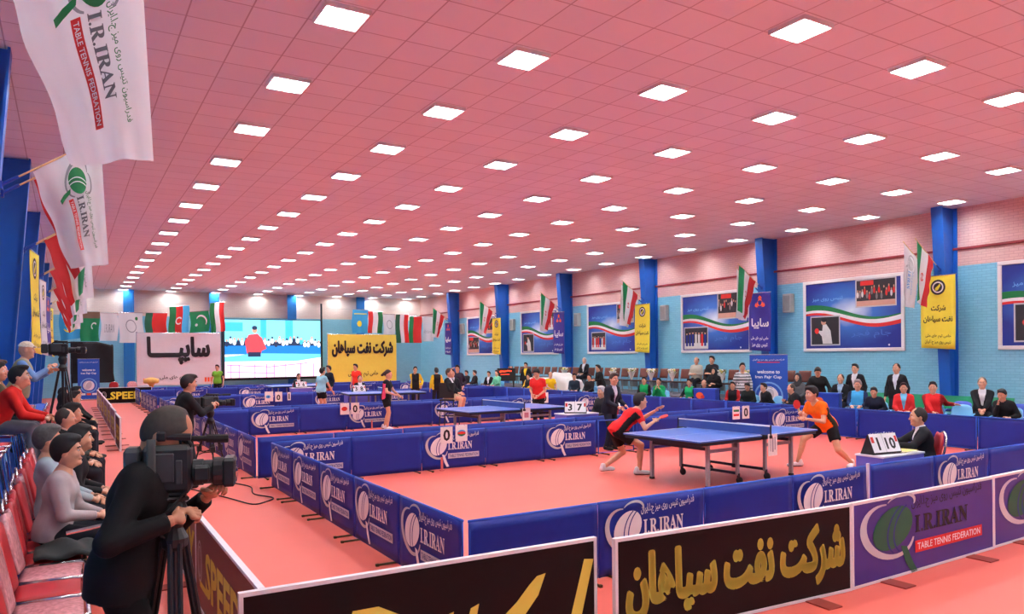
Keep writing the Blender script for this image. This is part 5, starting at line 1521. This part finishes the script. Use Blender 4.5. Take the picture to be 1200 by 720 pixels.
# ---------------------------------------------------------------- players
def racket(p, d, label, face):
    """held at p, blade along d"""
    t = thing('table_tennis_racket', label, 'racket', tuple(p), 0, 'rackets in play')
    d = unit(d); n = unit(np.cross(d, face)); f = np.cross(n, d)
    fn = lambda u, v, k: d * v + n * u + f * (.007 * (2 * k - 1))
    a = np.linspace(0, 2 * math.pi, 22, endpoint=False)
    m = MB(); m.prism([(.076 * math.cos(q), .165 + .082 * math.sin(q)) for q in a], fn); m.build('blade', mat('rubber_red', (198, 40, 36), .5), t)
    m = MB(); m.prism([(-.013, -.02), (.013, -.02), (.015, .09), (-.015, .09)], lambda u, v, k: d * v + n * u + f * (.012 * (2 * k - 1))); m.build('racket_handle', wood, t)
pl = person('player in a red shirt and black shorts crouching at the near table', 8.18, 9.92, -18, h=1.74, pelvis=(0, -.14, .74), lean=47, head=(0, 2), hands=((.2, .46, .90), (-.1, .62, 1.06)), hand_pose=('grip', 'flat'),
            feet=((.17, .20, 0, -18), (-.17, -.30, .03, 12)), top='tshirt', top_rgb=(214, 34, 38), trim=(26, 24, 28), legs='shorts', leg_rgb=(20, 20, 24), shoe_rgb=(222, 224, 226), kneepole=(.2, 1, .1), **MID)
racket(pl['wrist'][0] + pl['dir'][0] * .07, pl['dir'][0] * .6 + np.array([.4, -.2, .1]), 'red table tennis racket held by the red-shirted player', (0, 0, 1))
pr = person('player in an orange shirt and black shorts crouching to serve', 11.62, 8.52, 172, h=1.74, pelvis=(0, -.06, .74), lean=34, head=(-10, -8), hands=((.06, .50, .96), (-.1, .48, .88)), hand_pose=('grip', 'flat'),
            feet=((.24, .40, 0, -20), (-.26, -.36, 0, 28)), top='tshirt', top_rgb=(250, 112, 22), trim=(40, 50, 40), legs='shorts', leg_rgb=(24, 24, 28), shoe_rgb=(226, 226, 228), kneepole=(.35, 1, .1), **MID)
racket(pr['wrist'][0] + pr['dir'][0] * .06, np.array([-.35, .1, .9]), 'red racket held up by the orange-shirted player', (-.2, -1, .2))
def ball(p, label): pass
person('umpire in a black suit seated at the violet-skirted table', 10.12, 5.82, 132, h=1.66, pose='sit', seat=.41, lean=8, head=(0, -5), hands=((.02, .52, .86), (-.26, .50, .82)), hair='balding', hair_rgb=(40, 34, 32), top='suit', top_rgb=(26, 27, 34), elbow=((.6, -.4, -.5), (-.6, -.4, -.5)), **MID)
person('man in a dark suit leaning at the bare barrier frame behind the red-shirted player', 10.0, 12.62, -78, h=1.66, lean=12, head=(-14, -4), hands=((.1, .34, .98), (-.16, .34, 1.0)), hair='short', hair_rgb=(58, 50, 46), top='suit', top_rgb=(30, 36, 50), inner=(200, 208, 226), leg_rgb=(34, 40, 54), **MID)

# ---------------------------------------------------------------- second court
person('player in a black outfit with a pink sleeve on the second court', 7.68, 19.72, -40, h=1.68, lean=6, hands=((.16, .34, 1.02), (-.1, .38, .98)), hair='pony', hair_rgb=(50, 34, 30), top='tshirt', top_rgb=(24, 24, 30), trim=(224, 70, 110), legs='shorts', leg_rgb=(22, 22, 26), feet=((.14, .08, 0, -10), (-.14, -.1, 0, 10)), shoe_rgb=(220, 220, 224), **LO)
person('player in a red polo shirt standing beyond the second table', 11.3, 17.4, 215, h=1.70, lean=10, head=(0, -30), hands=((.1, .26, .98), (-.1, .26, .96)), top='tshirt', top_rgb=(224, 42, 40), legs='trousers', leg_rgb=(34, 34, 40), shoe_rgb=(220, 220, 222), **LO)
person('grey-haired umpire in black seated on a red chair at the second court', 10.75, 13.80, 188, h=1.64, pose='sit', seat=.44, lean=4, hair='full', hair_rgb=(196, 196, 196), top='jacket', top_rgb=(26, 28, 34), **LO)
high = thing('umpire_high_chair', 'dark raised chair of the assistant umpire beyond the second table', 'chair', (9.45, 19.3, 0), R(-45))
m = MB(); m.box((0, 0, .78), (.46, .44, .05), 0, None, .012); m.build('seat', rubber, high)
m = MB(); m.box((0, -.22, 1.06), (.44, .04, .44), 0, None, .012); m.build('backrest', rubber, high)
for sx in (-1, 1):
    for sy in (-1, 1):
        m = MB(); m.tube([(sx * .19, sy * .18, .76), (sx * .23, sy * .23, 0)], .016, 6); m.build('leg', tdark, high)
m = MB(); m.box((0, .3, .3), (.4, .2, .03)); m.tube([(-.18, .22, .3), (-.18, .38, .3)], .012, 6); m.build('footrest', tdark, high)
person('assistant umpire in a dark jacket and beige shorts on a raised chair', 9.45, 19.3, -50, h=1.72, pose='sit', seat=.79, feet=((.14, .34, .33, -6), (-.14, .34, .33, 6)), hair='thin', hair_rgb=(70, 58, 50), top='suit', top_rgb=(28, 34, 40), inner=(226, 230, 236), legs='shorts', leg_rgb=(196, 178, 140), **LO)
# ---------------------------------------------------------------- third and fourth courts and between
person('player in a pale blue shirt and black shorts on the third court', 7.46, 25.2, 25, h=1.70, lean=6, hands=((.25, .3, .9), (-.16, .25, 1.0)), top='tshirt', top_rgb=(140, 208, 226), legs='shorts', leg_rgb=(22, 24, 30), shoe_rgb=(220, 220, 222), skin_tone='a', **LO)
person('man in a dark jacket standing behind the pale blue player', 9.1, 29.6, 200, h=1.70, top='jacket', top_rgb=(28, 34, 46), legs='trousers', leg_rgb=(150, 44, 40), **FAR)
person('player in red standing before the yellow cloth banner', 10.75, 31.0, 210, h=1.74, lean=6, top='tshirt', top_rgb=(230, 56, 40), legs='shorts', leg_rgb=(200, 40, 36), shoe_rgb=(220, 220, 220), **FAR)
person('umpire in a dark jacket seated at the third court', 9.6, 27.35, 265, h=1.68, pose='sit', top='suit', top_rgb=(30, 32, 38), hair='thin', hair_rgb=(60, 50, 46), **FAR)
person('umpire in black seated at the farthest court', 8.85, 33.3, 268, h=1.66, pose='sit', top='suit', top_rgb=(26, 28, 36), **FAR)
person('player in green and black at the far end below the white banner', 6.05, 36.9, -120, h=1.74, lean=4, top='tshirt', top_rgb=(120, 190, 60), trim=(24, 28, 30), legs='trousers', leg_rgb=(24, 28, 30), **FAR)
person('seated person with a raised arm near the far right corner', 12.4, 24.6, 230, h=1.70, z=.0, pose='stand', hands=((.2, .1, 1.62), (-.25, .1, .95)), top='jacket', top_rgb=(46, 40, 60), **FAR)
person('person in a black and yellow tracksuit with a hand to the face', 11.75, 27.0, 250, h=1.64, hands=((.05, .12, 1.45), (-.25, .1, .95)), top='jacket', top_rgb=(30, 30, 34), trim=(226, 190, 40), **FAR)
person('person in black with yellow sides, seen from behind left of the raised chair', 12.2, 26.0, 80, h=1.6, top='jacket', top_rgb=(26, 26, 30), trim=(220, 186, 40), **FAR)
person('man in a dark jacket just behind the assistant umpire', 10.5, 21.2, 240, h=1.62, top='jacket', top_rgb=(30, 34, 44), inner=(210, 214, 220), **FAR)

# ---------------------------------------------------------------- right-hand spectators
seatn = [0]; psrc = {}
def seat_for(x, y, fac, m_, cname, wlab):
    k = cname
    lab = '%s plastic armchair, %s counted from the far end behind the right barriers' % (cname, (ORD + ['thirty-sixth', 'thirty-seventh', 'thirty-eighth'])[seatn[0]]); seatn[0] += 1
    if k not in psrc: psrc[k] = plastic_chair((x, y, 0), R(fac - 90), m_, lab, 'plastic armchairs behind the right barriers')
    else: copy_thing(psrc[k], (x, y, 0), R(fac - 90), lab)
def rs(label, x, y, fac, pose='sit', chair=None, **kw):
    q = dict(LO if y < 20 else FAR); q.update(kw)
    if pose == 'sit' and chair is not False:
        c = chair or 'light blue'
        seat_for(x, y, fac, {'light blue': pl_lb, 'blue': pl_b, 'white': pl_w, 'green': pl_g}[c], c, label)
    return person(label, x, y, fac, pose=pose, **q)
rs('left one of two dark-clad seated spectators near the fifth column', 17.5, 33.7, 200, h=1.6, top_rgb=(30, 30, 36))
rs('right one of two dark-clad seated spectators near the fifth column', 17.5, 32.8, 170, h=1.64, top_rgb=(34, 34, 40), hair_rgb=(60, 52, 48))
rs('seated spectator in a dark coat with a white shirt front', 17.3, 31.0, 215, h=1.6, top='suit', top_rgb=(28, 28, 34))
rs('seated spectator in a pale green top facing left', 17.3, 30.2, 190, h=1.72, top='shirt', top_rgb=(110, 200, 160), hair='full', hair_rgb=(60, 50, 46))
rs('standing man in a dark jacket over a yellow shirt', 18.45, 29.5, 215, 'stand', h=1.70, top='suit', top_rgb=(30, 32, 36), inner=(232, 200, 40))
rs('seated spectator in black and yellow below the standing man', 17.2, 27.3, 200, h=1.48, top_rgb=(40, 38, 36), trim=(226, 190, 50))
rs('seated spectator in black with a yellow front, leaning left', 17.2, 26.6, 185, h=1.5, lean=15, top='suit', top_rgb=(30, 30, 32), inner=(224, 188, 50))
rs('seated spectator in a bright yellow shirt facing right', 17.2, 25.6, 260, h=1.72, top='tshirt', top_rgb=(246, 206, 24), hair='bald', hair_rgb=(90, 74, 60))
rs('seated spectator in a dark blue tracksuit left of the standing men', 17.2, 23.9, 230, h=1.62, top_rgb=(36, 50, 66))
rs('seated dark-haired spectator below the man with the yellow bag', 17.2, 22.9, 200, h=1.6, top_rgb=(28, 28, 32))
rs('grey-bearded man in a dark suit high on the brown chairs', 19.45, 26.25, 200, chair=False, z=.57, h=1.72, top='suit', top_rgb=(30, 30, 36), hair='thin', hair_rgb=(206, 200, 194), skin_tone='c')
rs('man in a long dark coat leaning with a pale bag', 18.0, 23.2, 170, 'stand', h=1.66, lean=14, top='coat', top_rgb=(28, 28, 30), hands=((.12, .34, 1.05), (-.1, .36, 1.1)))
rs('seated player in green and black with a hand on the face', 17.0, 19.5, 215, h=1.56, top_rgb=(20, 160, 90), trim=(28, 30, 34), lean=10)
rs('seated player in a green jacket leaning on both hands', 17.0, 18.7, 205, h=1.56, top_rgb=(24, 170, 96), lean=18, hands=((.08, .3, 1.0), (-.08, .3, 1.0)), hair_rgb=(40, 34, 30))
rs('seated man in a green jacket stretching an arm, beside a bald man', 17.0, 17.3, 200, h=1.54, top_rgb=(28, 176, 100), trim=(28, 30, 34), lean=12, hands=((.2, .45, .75), (-.2, .4, .75)))
rs('bald man in a black tracksuit seated beside the green jacket', 17.0, 16.7, 205, h=1.5, top_rgb=(30, 32, 36), hair='bald', hair_rgb=(80, 66, 56), lean=8)
rs('bald man in a beige jacket on the brown chairs under the team poster', 19.45, 19.5, 200, chair=False, z=.57, h=1.72, top='jacket', top_rgb=(190, 184, 166), hair='bald', hair_rgb=(90, 80, 70), hands=((.1, .3, .75), (-.1, .3, .75)))
rs('person in black seated high beside the beige jacket', 19.45, 18.75, 195, chair=False, z=.57, h=1.78, top_rgb=(30, 30, 36), hands=((.1, .3, .75), (-.1, .3, .75)))
rs('woman in a black robe and scarf standing before the brown chairs', 18.3, 17.55, 200, 'stand', h=1.58, top='coat', top_rgb=(24, 24, 28), legs='robe', leg_rgb=(24, 24, 28), hair='scarf', hair_rgb=(24, 24, 28), hands=((.1, .22, 1.1), (-.1, .2, 1.15)))
rs('man in a grey and white striped shirt standing by the blue roll-up', 18.0, 16.1, 230, 'stand', h=1.74, top='shirt', top_rgb=(206, 210, 208), inner=(88, 94, 96), leg_rgb=(60, 62, 70))
rs('seated player in black and red beside the blue box', 17.0, 15.55, 210, h=1.44, top_rgb=(30, 28, 32), trim=(180, 36, 36), lean=10)
rs('seated player in black looking down, second right of the blue box', 17.0, 14.95, 200, h=1.46, top_rgb=(30, 34, 34), lean=14, head=(0, -20))
rs('seated man in black leaning left before the roll-up banner', 17.0, 14.2, 165, h=1.5, top_rgb=(28, 28, 32), lean=24)
rs('woman in a grey headscarf seated against the right wall', 18.7, 14.6, 200, h=1.74, seat=.52, top='jacket', top_rgb=(84, 88, 92), hair='scarf', hair_rgb=(60, 62, 66), chair='blue')
rs('man in a black padded leather jacket bending over the barrier', 17.95, 13.35, 215, 'stand', h=1.70, lean=22, head=(0, -30), top='jacket', top_rgb=(34, 36, 38), hands=((.3, .3, .9), (-.3, .3, .9)))
rs('man in a dark top reaching an arm over the aisle barrier', 16.85, 13.05, 150, h=1.58, top_rgb=(40, 42, 46), lean=30, hands=((-.1, .55, .85), (-.1, .45, .8)), hair='balding', hair_rgb=(60, 50, 44))
rs('balding man in a suit seated against the wall, left of the standing white shirt', 18.6, 13.1, 200, h=1.74, seat=.52, top='suit', top_rgb=(30, 32, 38), inner=(170, 200, 226), hair='balding', hair_rgb=(90, 76, 66), chair='white')
rs('standing man in a black suit with an open white shirt', 18.75, 12.75, 190, 'stand', h=1.72, top='suit', top_rgb=(26, 27, 32))
rs('seated man with grey hair in a sky blue and navy tracksuit', 17.15, 11.6, 205, h=1.70, top_rgb=(66, 164, 220), trim=(28, 44, 84), hair='full', hair_rgb=(150, 146, 140), hands=((.1, .38, .72), (-.14, .38, .72)))
rs('seated man in navy leaning forward beside the sky blue tracksuit', 17.0, 11.0, 200, h=1.52, lean=26, head=(0, -15), top_rgb=(34, 40, 58))
rs('standing man in a black suit with a badge, alone at the right wall', 18.5, 11.4, 190, 'stand', h=1.74, top='suit', top_rgb=(28, 29, 34), hair='balding', hair_rgb=(36, 30, 28), inner=(206, 214, 226))
rs('seated man in a sky blue shirt with red sleeves', 17.15, 10.4, 210, h=1.62, top_rgb=(206, 40, 44), trim=None, inner=(110, 190, 226), hair='short')
rs('seated man in a bright red tracksuit, arm over a chair back', 17.15, 9.7, 205, h=1.70, top_rgb=(212, 36, 40), trim=(150, 24, 30), hands=((-.05, .42, .65), (-.45, -.05, .85)))
rs('man in a black suit seated with folded hands near the right edge', 18.0, 9.05, 205, h=1.76, seat=.52, top='suit', top_rgb=(26, 27, 32), hair='thin', hair_rgb=(120, 112, 104), chair='blue', hands=((.05, .4, .72), (-.05, .4, .72)))
rs('man in black leaning on his hand at the right edge', 17.2, 8.15, 185, h=1.60, lean=24, head=(0, -18), top_rgb=(26, 27, 30), hands=((.06, .34, 1.0), (-.2, .4, .7)))
for x, y, f, c, l in ((17.25, 9.15, 200, 'light blue', 'the gap beside the red tracksuit'), (18.4, 8.5, 195, 'blue', 'nobody, beside the suited man at the right edge'), (18.5, 7.7, 195, 'blue', 'nobody, at the far right edge'), (18.45, 9.8, 195, 'blue', 'nobody, by the nearest column')):
    seat_for(x, y, f, {'light blue': pl_lb, 'blue': pl_b}[c], c, l)
m = MB(); m.box((0, 0, .42), (.36, 4.3, .05), 0, None, .012)
m.grid(lambda u, v: (.2 + .06 * v, -2.15 + 4.3 * u, .5 + .36 * v), 20, 3, 0, .03)
for q in np.linspace(-2, 2, 5): m.box((0, q, .2), (.3, .06, .4), 1)
tag(m.build('green_bench', [pl_g, tdark], None, (19.85, 11.5, .0)), 'long green bench at the foot of the right wall', 'bench')

# ---------------------------------------------------------------- left-hand spectators
def ls(label, x, y, fac, **kw):
    q = dict(MID if y < 10 else LO); q.update(kw)
    return person(label, x, y, fac, pose='sit', seat=.46, **q)
ls('man in a pale mauve shirt seated nearest in the left front row', -.12, 7.58, -12, h=1.78, top='shirt', top_rgb=(176, 164, 164), hair='full', hair_rgb=(28, 26, 26), lean=10, hands=((.1, .36, .68), (-.1, .36, .66)), **HI)
ls('grey-haired man in a pale blue-grey shirt, second in the left front row', -.14, 8.58, 0, h=1.80, top='shirt', top_rgb=(160, 176, 182), hair='full', hair_rgb=(86, 84, 82), lean=-4, beard=True, **HI)
ls('dark-haired man in black sunk in his seat, third in the left front row', -.02, 9.08, -5, h=1.72, top='jacket', top_rgb=(30, 30, 34), hair='full', hair_rgb=(26, 24, 24), lean=12)
ls('balding man in a black jacket, fourth in the left front row', -.10, 11.58, -8, h=1.80, top='jacket', top_rgb=(26, 27, 31), hair='balding', hair_rgb=(60, 54, 50), lean=6)
ls('man in a grey-green jacket behind the balding man', -.06, 12.60, -8, h=1.82, top='suit', top_rgb=(74, 78, 72), inner=(190, 190, 180), lean=10, hair='full')
ls('man in black with folded arms, sixth in the left front row', .02, 17.6, -8, h=1.8, top='jacket', top_rgb=(26, 27, 31), lean=8)
ls('woman in a black scarf in the middle of the left front row', -.08, 19.1, 0, h=1.66, top='coat', top_rgb=(26, 26, 30), hair='scarf', hair_rgb=(26, 26, 30))
ls('man in black near the far end of the left front row', .1, 20.6, -10, h=1.8, top='jacket', top_rgb=(28, 28, 32), lean=6, hands=((.1, .4, .6), (-.1, .4, .6)))
ls('spectator in a dark top at the far end of the left front row', -.1, 21.6, 0, h=1.7, top='jacket', top_rgb=(44, 40, 44))
ls('man in a red and grey tracksuit leaning forward on the left riser', -.84, 11.70, -5, z=RZ + .02, h=1.80, top='jacket', top_rgb=(214, 40, 34), lean=30, head=(0, 5), hands=((.1, .58, .62), (-.06, .6, .64)), leg_rgb=(104, 108, 114), res=.014, lod=.008)
ls('dark-haired spectator behind the red and grey tracksuit', -.86, 12.5, -5, z=RZ + .02, h=1.76, top='jacket', top_rgb=(70, 66, 40), hair='full')
ls('spectator in a brown top at the back of the left riser', -.88, 13.1, 0, z=RZ + .02, h=1.8, top='jacket', top_rgb=(150, 110, 84), hair='short', hair_rgb=(70, 50, 36))
m = MB()
m.ell((0, 0, .17), (.17, .26, .17), 0, 14, 9); m.ell((.05, -.1, .2), (.12, .1, .12), 0, 10, 7); m.tube([(0, -.12, .3), (.02, 0, .4), (0, .12, .3)], .016, 7, 1)
tag(m.build('travel_bag', [mat('bag_olive', (62, 62, 48), .8, bump=.3, scale=12), rubber], None, (-.86, 10.42, RZ + .47), smooth=True), 'dark olive bag on the raised seat behind the red tracksuit', 'bag')
m = MB(); m.grid(lambda u, v: (-.2 + .44 * u, -.24 + .5 * v, .03 + .07 * math.sin(math.pi * u) * math.sin(math.pi * v) + .018 * math.sin(11 * u + 5 * v)), 14, 14, 0, .03)
tag(m.build('folded_jacket', mat('jacket_cloth_dark', (36, 42, 42), .85, bump=.3, scale=10), None, (-.04, 7.08, .475), smooth=True), 'dark jacket laid over a seat beside the mauve-shirted man', 'jacket')

# ---------------------------------------------------------------- small things on the right
t = thing('draped_table', 'table under a white sheet by the middle of the right wall', 'table', (18.1, 26.6, 0))
def S(u, v):
    x = -.5 + 1.0 * u; y = -1.8 + 3.6 * v
    e = max(abs(u - .5) * 2, abs(v - .5) * 2)
    z = 1.0 + .32 * math.exp(-((v - .35) / .12) ** 2) + .05 * math.sin(8 * v + 3 * u) - (.75 * max(0, e - .82) / .18)
    return (x, y, z)
m = MB(); m.grid(S, 16, 40, 0); m.build('white_sheet', mat('sheet_white', (222, 222, 218), .8, var=.03), t, smooth=True)
for sx in (-1, 1):
    for sy in (-1, 1):
        m = MB(); m.box((sx * .36, sy * 1.4, .49), (.05, .05, .98)); m.build('leg', tdark, t)
t = thing('score_display', 'black electronic display with a red lit pattern behind the red polo player', 'display', (18.5, 31.4, .0), R(-60))
m = MB(); m.box((0, 0, 1.1), (1.0, .08, .62), 0, None, .01); m.box((-.4, 0, .4), (.05, .05, .8)); m.box((.4, 0, .4), (.05, .05, .8)); m.box((0, 0, .02), (.9, .4, .04)); m.build('display_case', rubber, t)
mat('led_red', (255, 60, 30), emit=1.6)
a = Art(); a.strip([(.12, .44), (.25, .48), (.42, .46), (.6, .5), (.82, .48)], .06, 'led_red'); a.disc((.2, .45), .06, .05, 'led_red', 2); a.strip([(.2, .3), (.5, .33), (.7, .32)], .03, 'led_red')
place('lit_pattern', a.mesh('lit_pattern', plane((-.5, -.04, .79), (1, 0, 0), (0, 0, 1), None, .002, .001)), t)
for x, y, lab in ((16.55, 16.2, 'blue towel box with an orange mark left of the seated black and red player'), (17.0, 12.4, 'blue towel box with an orange mark in front of the suited men')):
    t = thing('towel_box', lab, 'box', (x, y, 0), R(-70))
    m = MB(); m.box((0, 0, .48), (.7, .3, .96), 0, None, .01); m.build('box_body', mat('box_blue', (34, 66, 180), .5), t)
    m = MB(); m.box((0, 0, .975), (.74, .34, .03), 0, None, .008); m.build('box_lid', bpipe, t)
    place('round_mark', Art().disc((0, 0), .12, .1, 'p_orange', 1).disc((.1, -.04), .06, .05, 'p_red', 2).mesh('round_mark', plane((-.15, -.15, .78), (1, 0, 0), (0, 0, 1), None, .003, .001)), t)
# bouquets on the brown chairs
lf = mat('leaf_green', (70, 140, 60), .6, var=.2); wrapm = mat('wrap_white', (226, 230, 222), .5)
yel = mat('flower_yellow', (238, 226, 130), .6); wfl = mat('flower_white', (240, 240, 232), .6)
fl0 = None
for k, y in enumerate((15.85, 17.0, 18.2, 20.6, 21.75, 22.9, 24.1, 27.6)):
    lab = 'wrapped bouquet with yellow-white flowers on a brown chair, %s from the near end' % ORD[k]
    if fl0 is None:
        fl0 = thing('bouquet', lab, 'bouquet', (19.3, y, 1.03), 0, 'bouquets on the brown chairs')
        m = MB(); m.lathe([(.03, 0), (.06, .1), (.15, .3), (.16, .33)], n=12); m.build('wrapping', wrapm, fl0)
        r = random.Random(2); m = MB()
        for i in range(26):
            a = r.uniform(0, 6.28); q = r.uniform(0, .16); z = .34 + r.uniform(0, .1)
            m.ell((q * math.cos(a), q * math.sin(a), z), (.035, .035, .028), i % 2, 7, 5)
        m.build('flower_heads', [yel, wfl], fl0)
        m = MB()
        for i in range(22):
            a = r.uniform(0, 6.28); q = r.uniform(.1, .22); z = .3 + r.uniform(0, .12)
            c = np.array((q * math.cos(a), q * math.sin(a), z)); o2 = np.array((math.cos(a), math.sin(a), .6)) * .07; s2 = np.array((-math.sin(a), math.cos(a), 0)) * .02
            m.add([c - o2, c + s2, c + o2, c - s2], [(0, 1, 2, 3)])
        m.build('leaves', lf, fl0)
    else: copy_thing(fl0, (19.3 + .02 * math.sin(k), y, 1.03), k * .7, lab)
# cables on the walkway
cbm = mat('cable_black', (36, 34, 34), .6)
m = MB()
P = [(2.2, 13.0, .012), (2.5, 12.2, .012), (2.35, 11.5, .012), (2.6, 11.0, .012), (2.2, 10.6, .012), (2.0, 11.4, .012), (1.7, 12.3, .012), (1.3, 13.6, .012), (1.25, 16, .012)]
P = np.array(P); q = np.linspace(0, len(P) - 1, 70); P = np.stack([np.interp(q, range(len(P)), P[:, i]) for i in range(3)], 1)
for _ in range(6): P[1:-1] = (P[:-2] + 2 * P[1:-1] + P[2:]) / 4
m.tube(P, .009, 6); tag(m.build('floor_cable', cbm, smooth=True), 'thin black camera cable snaking on the walkway floor', 'cable')
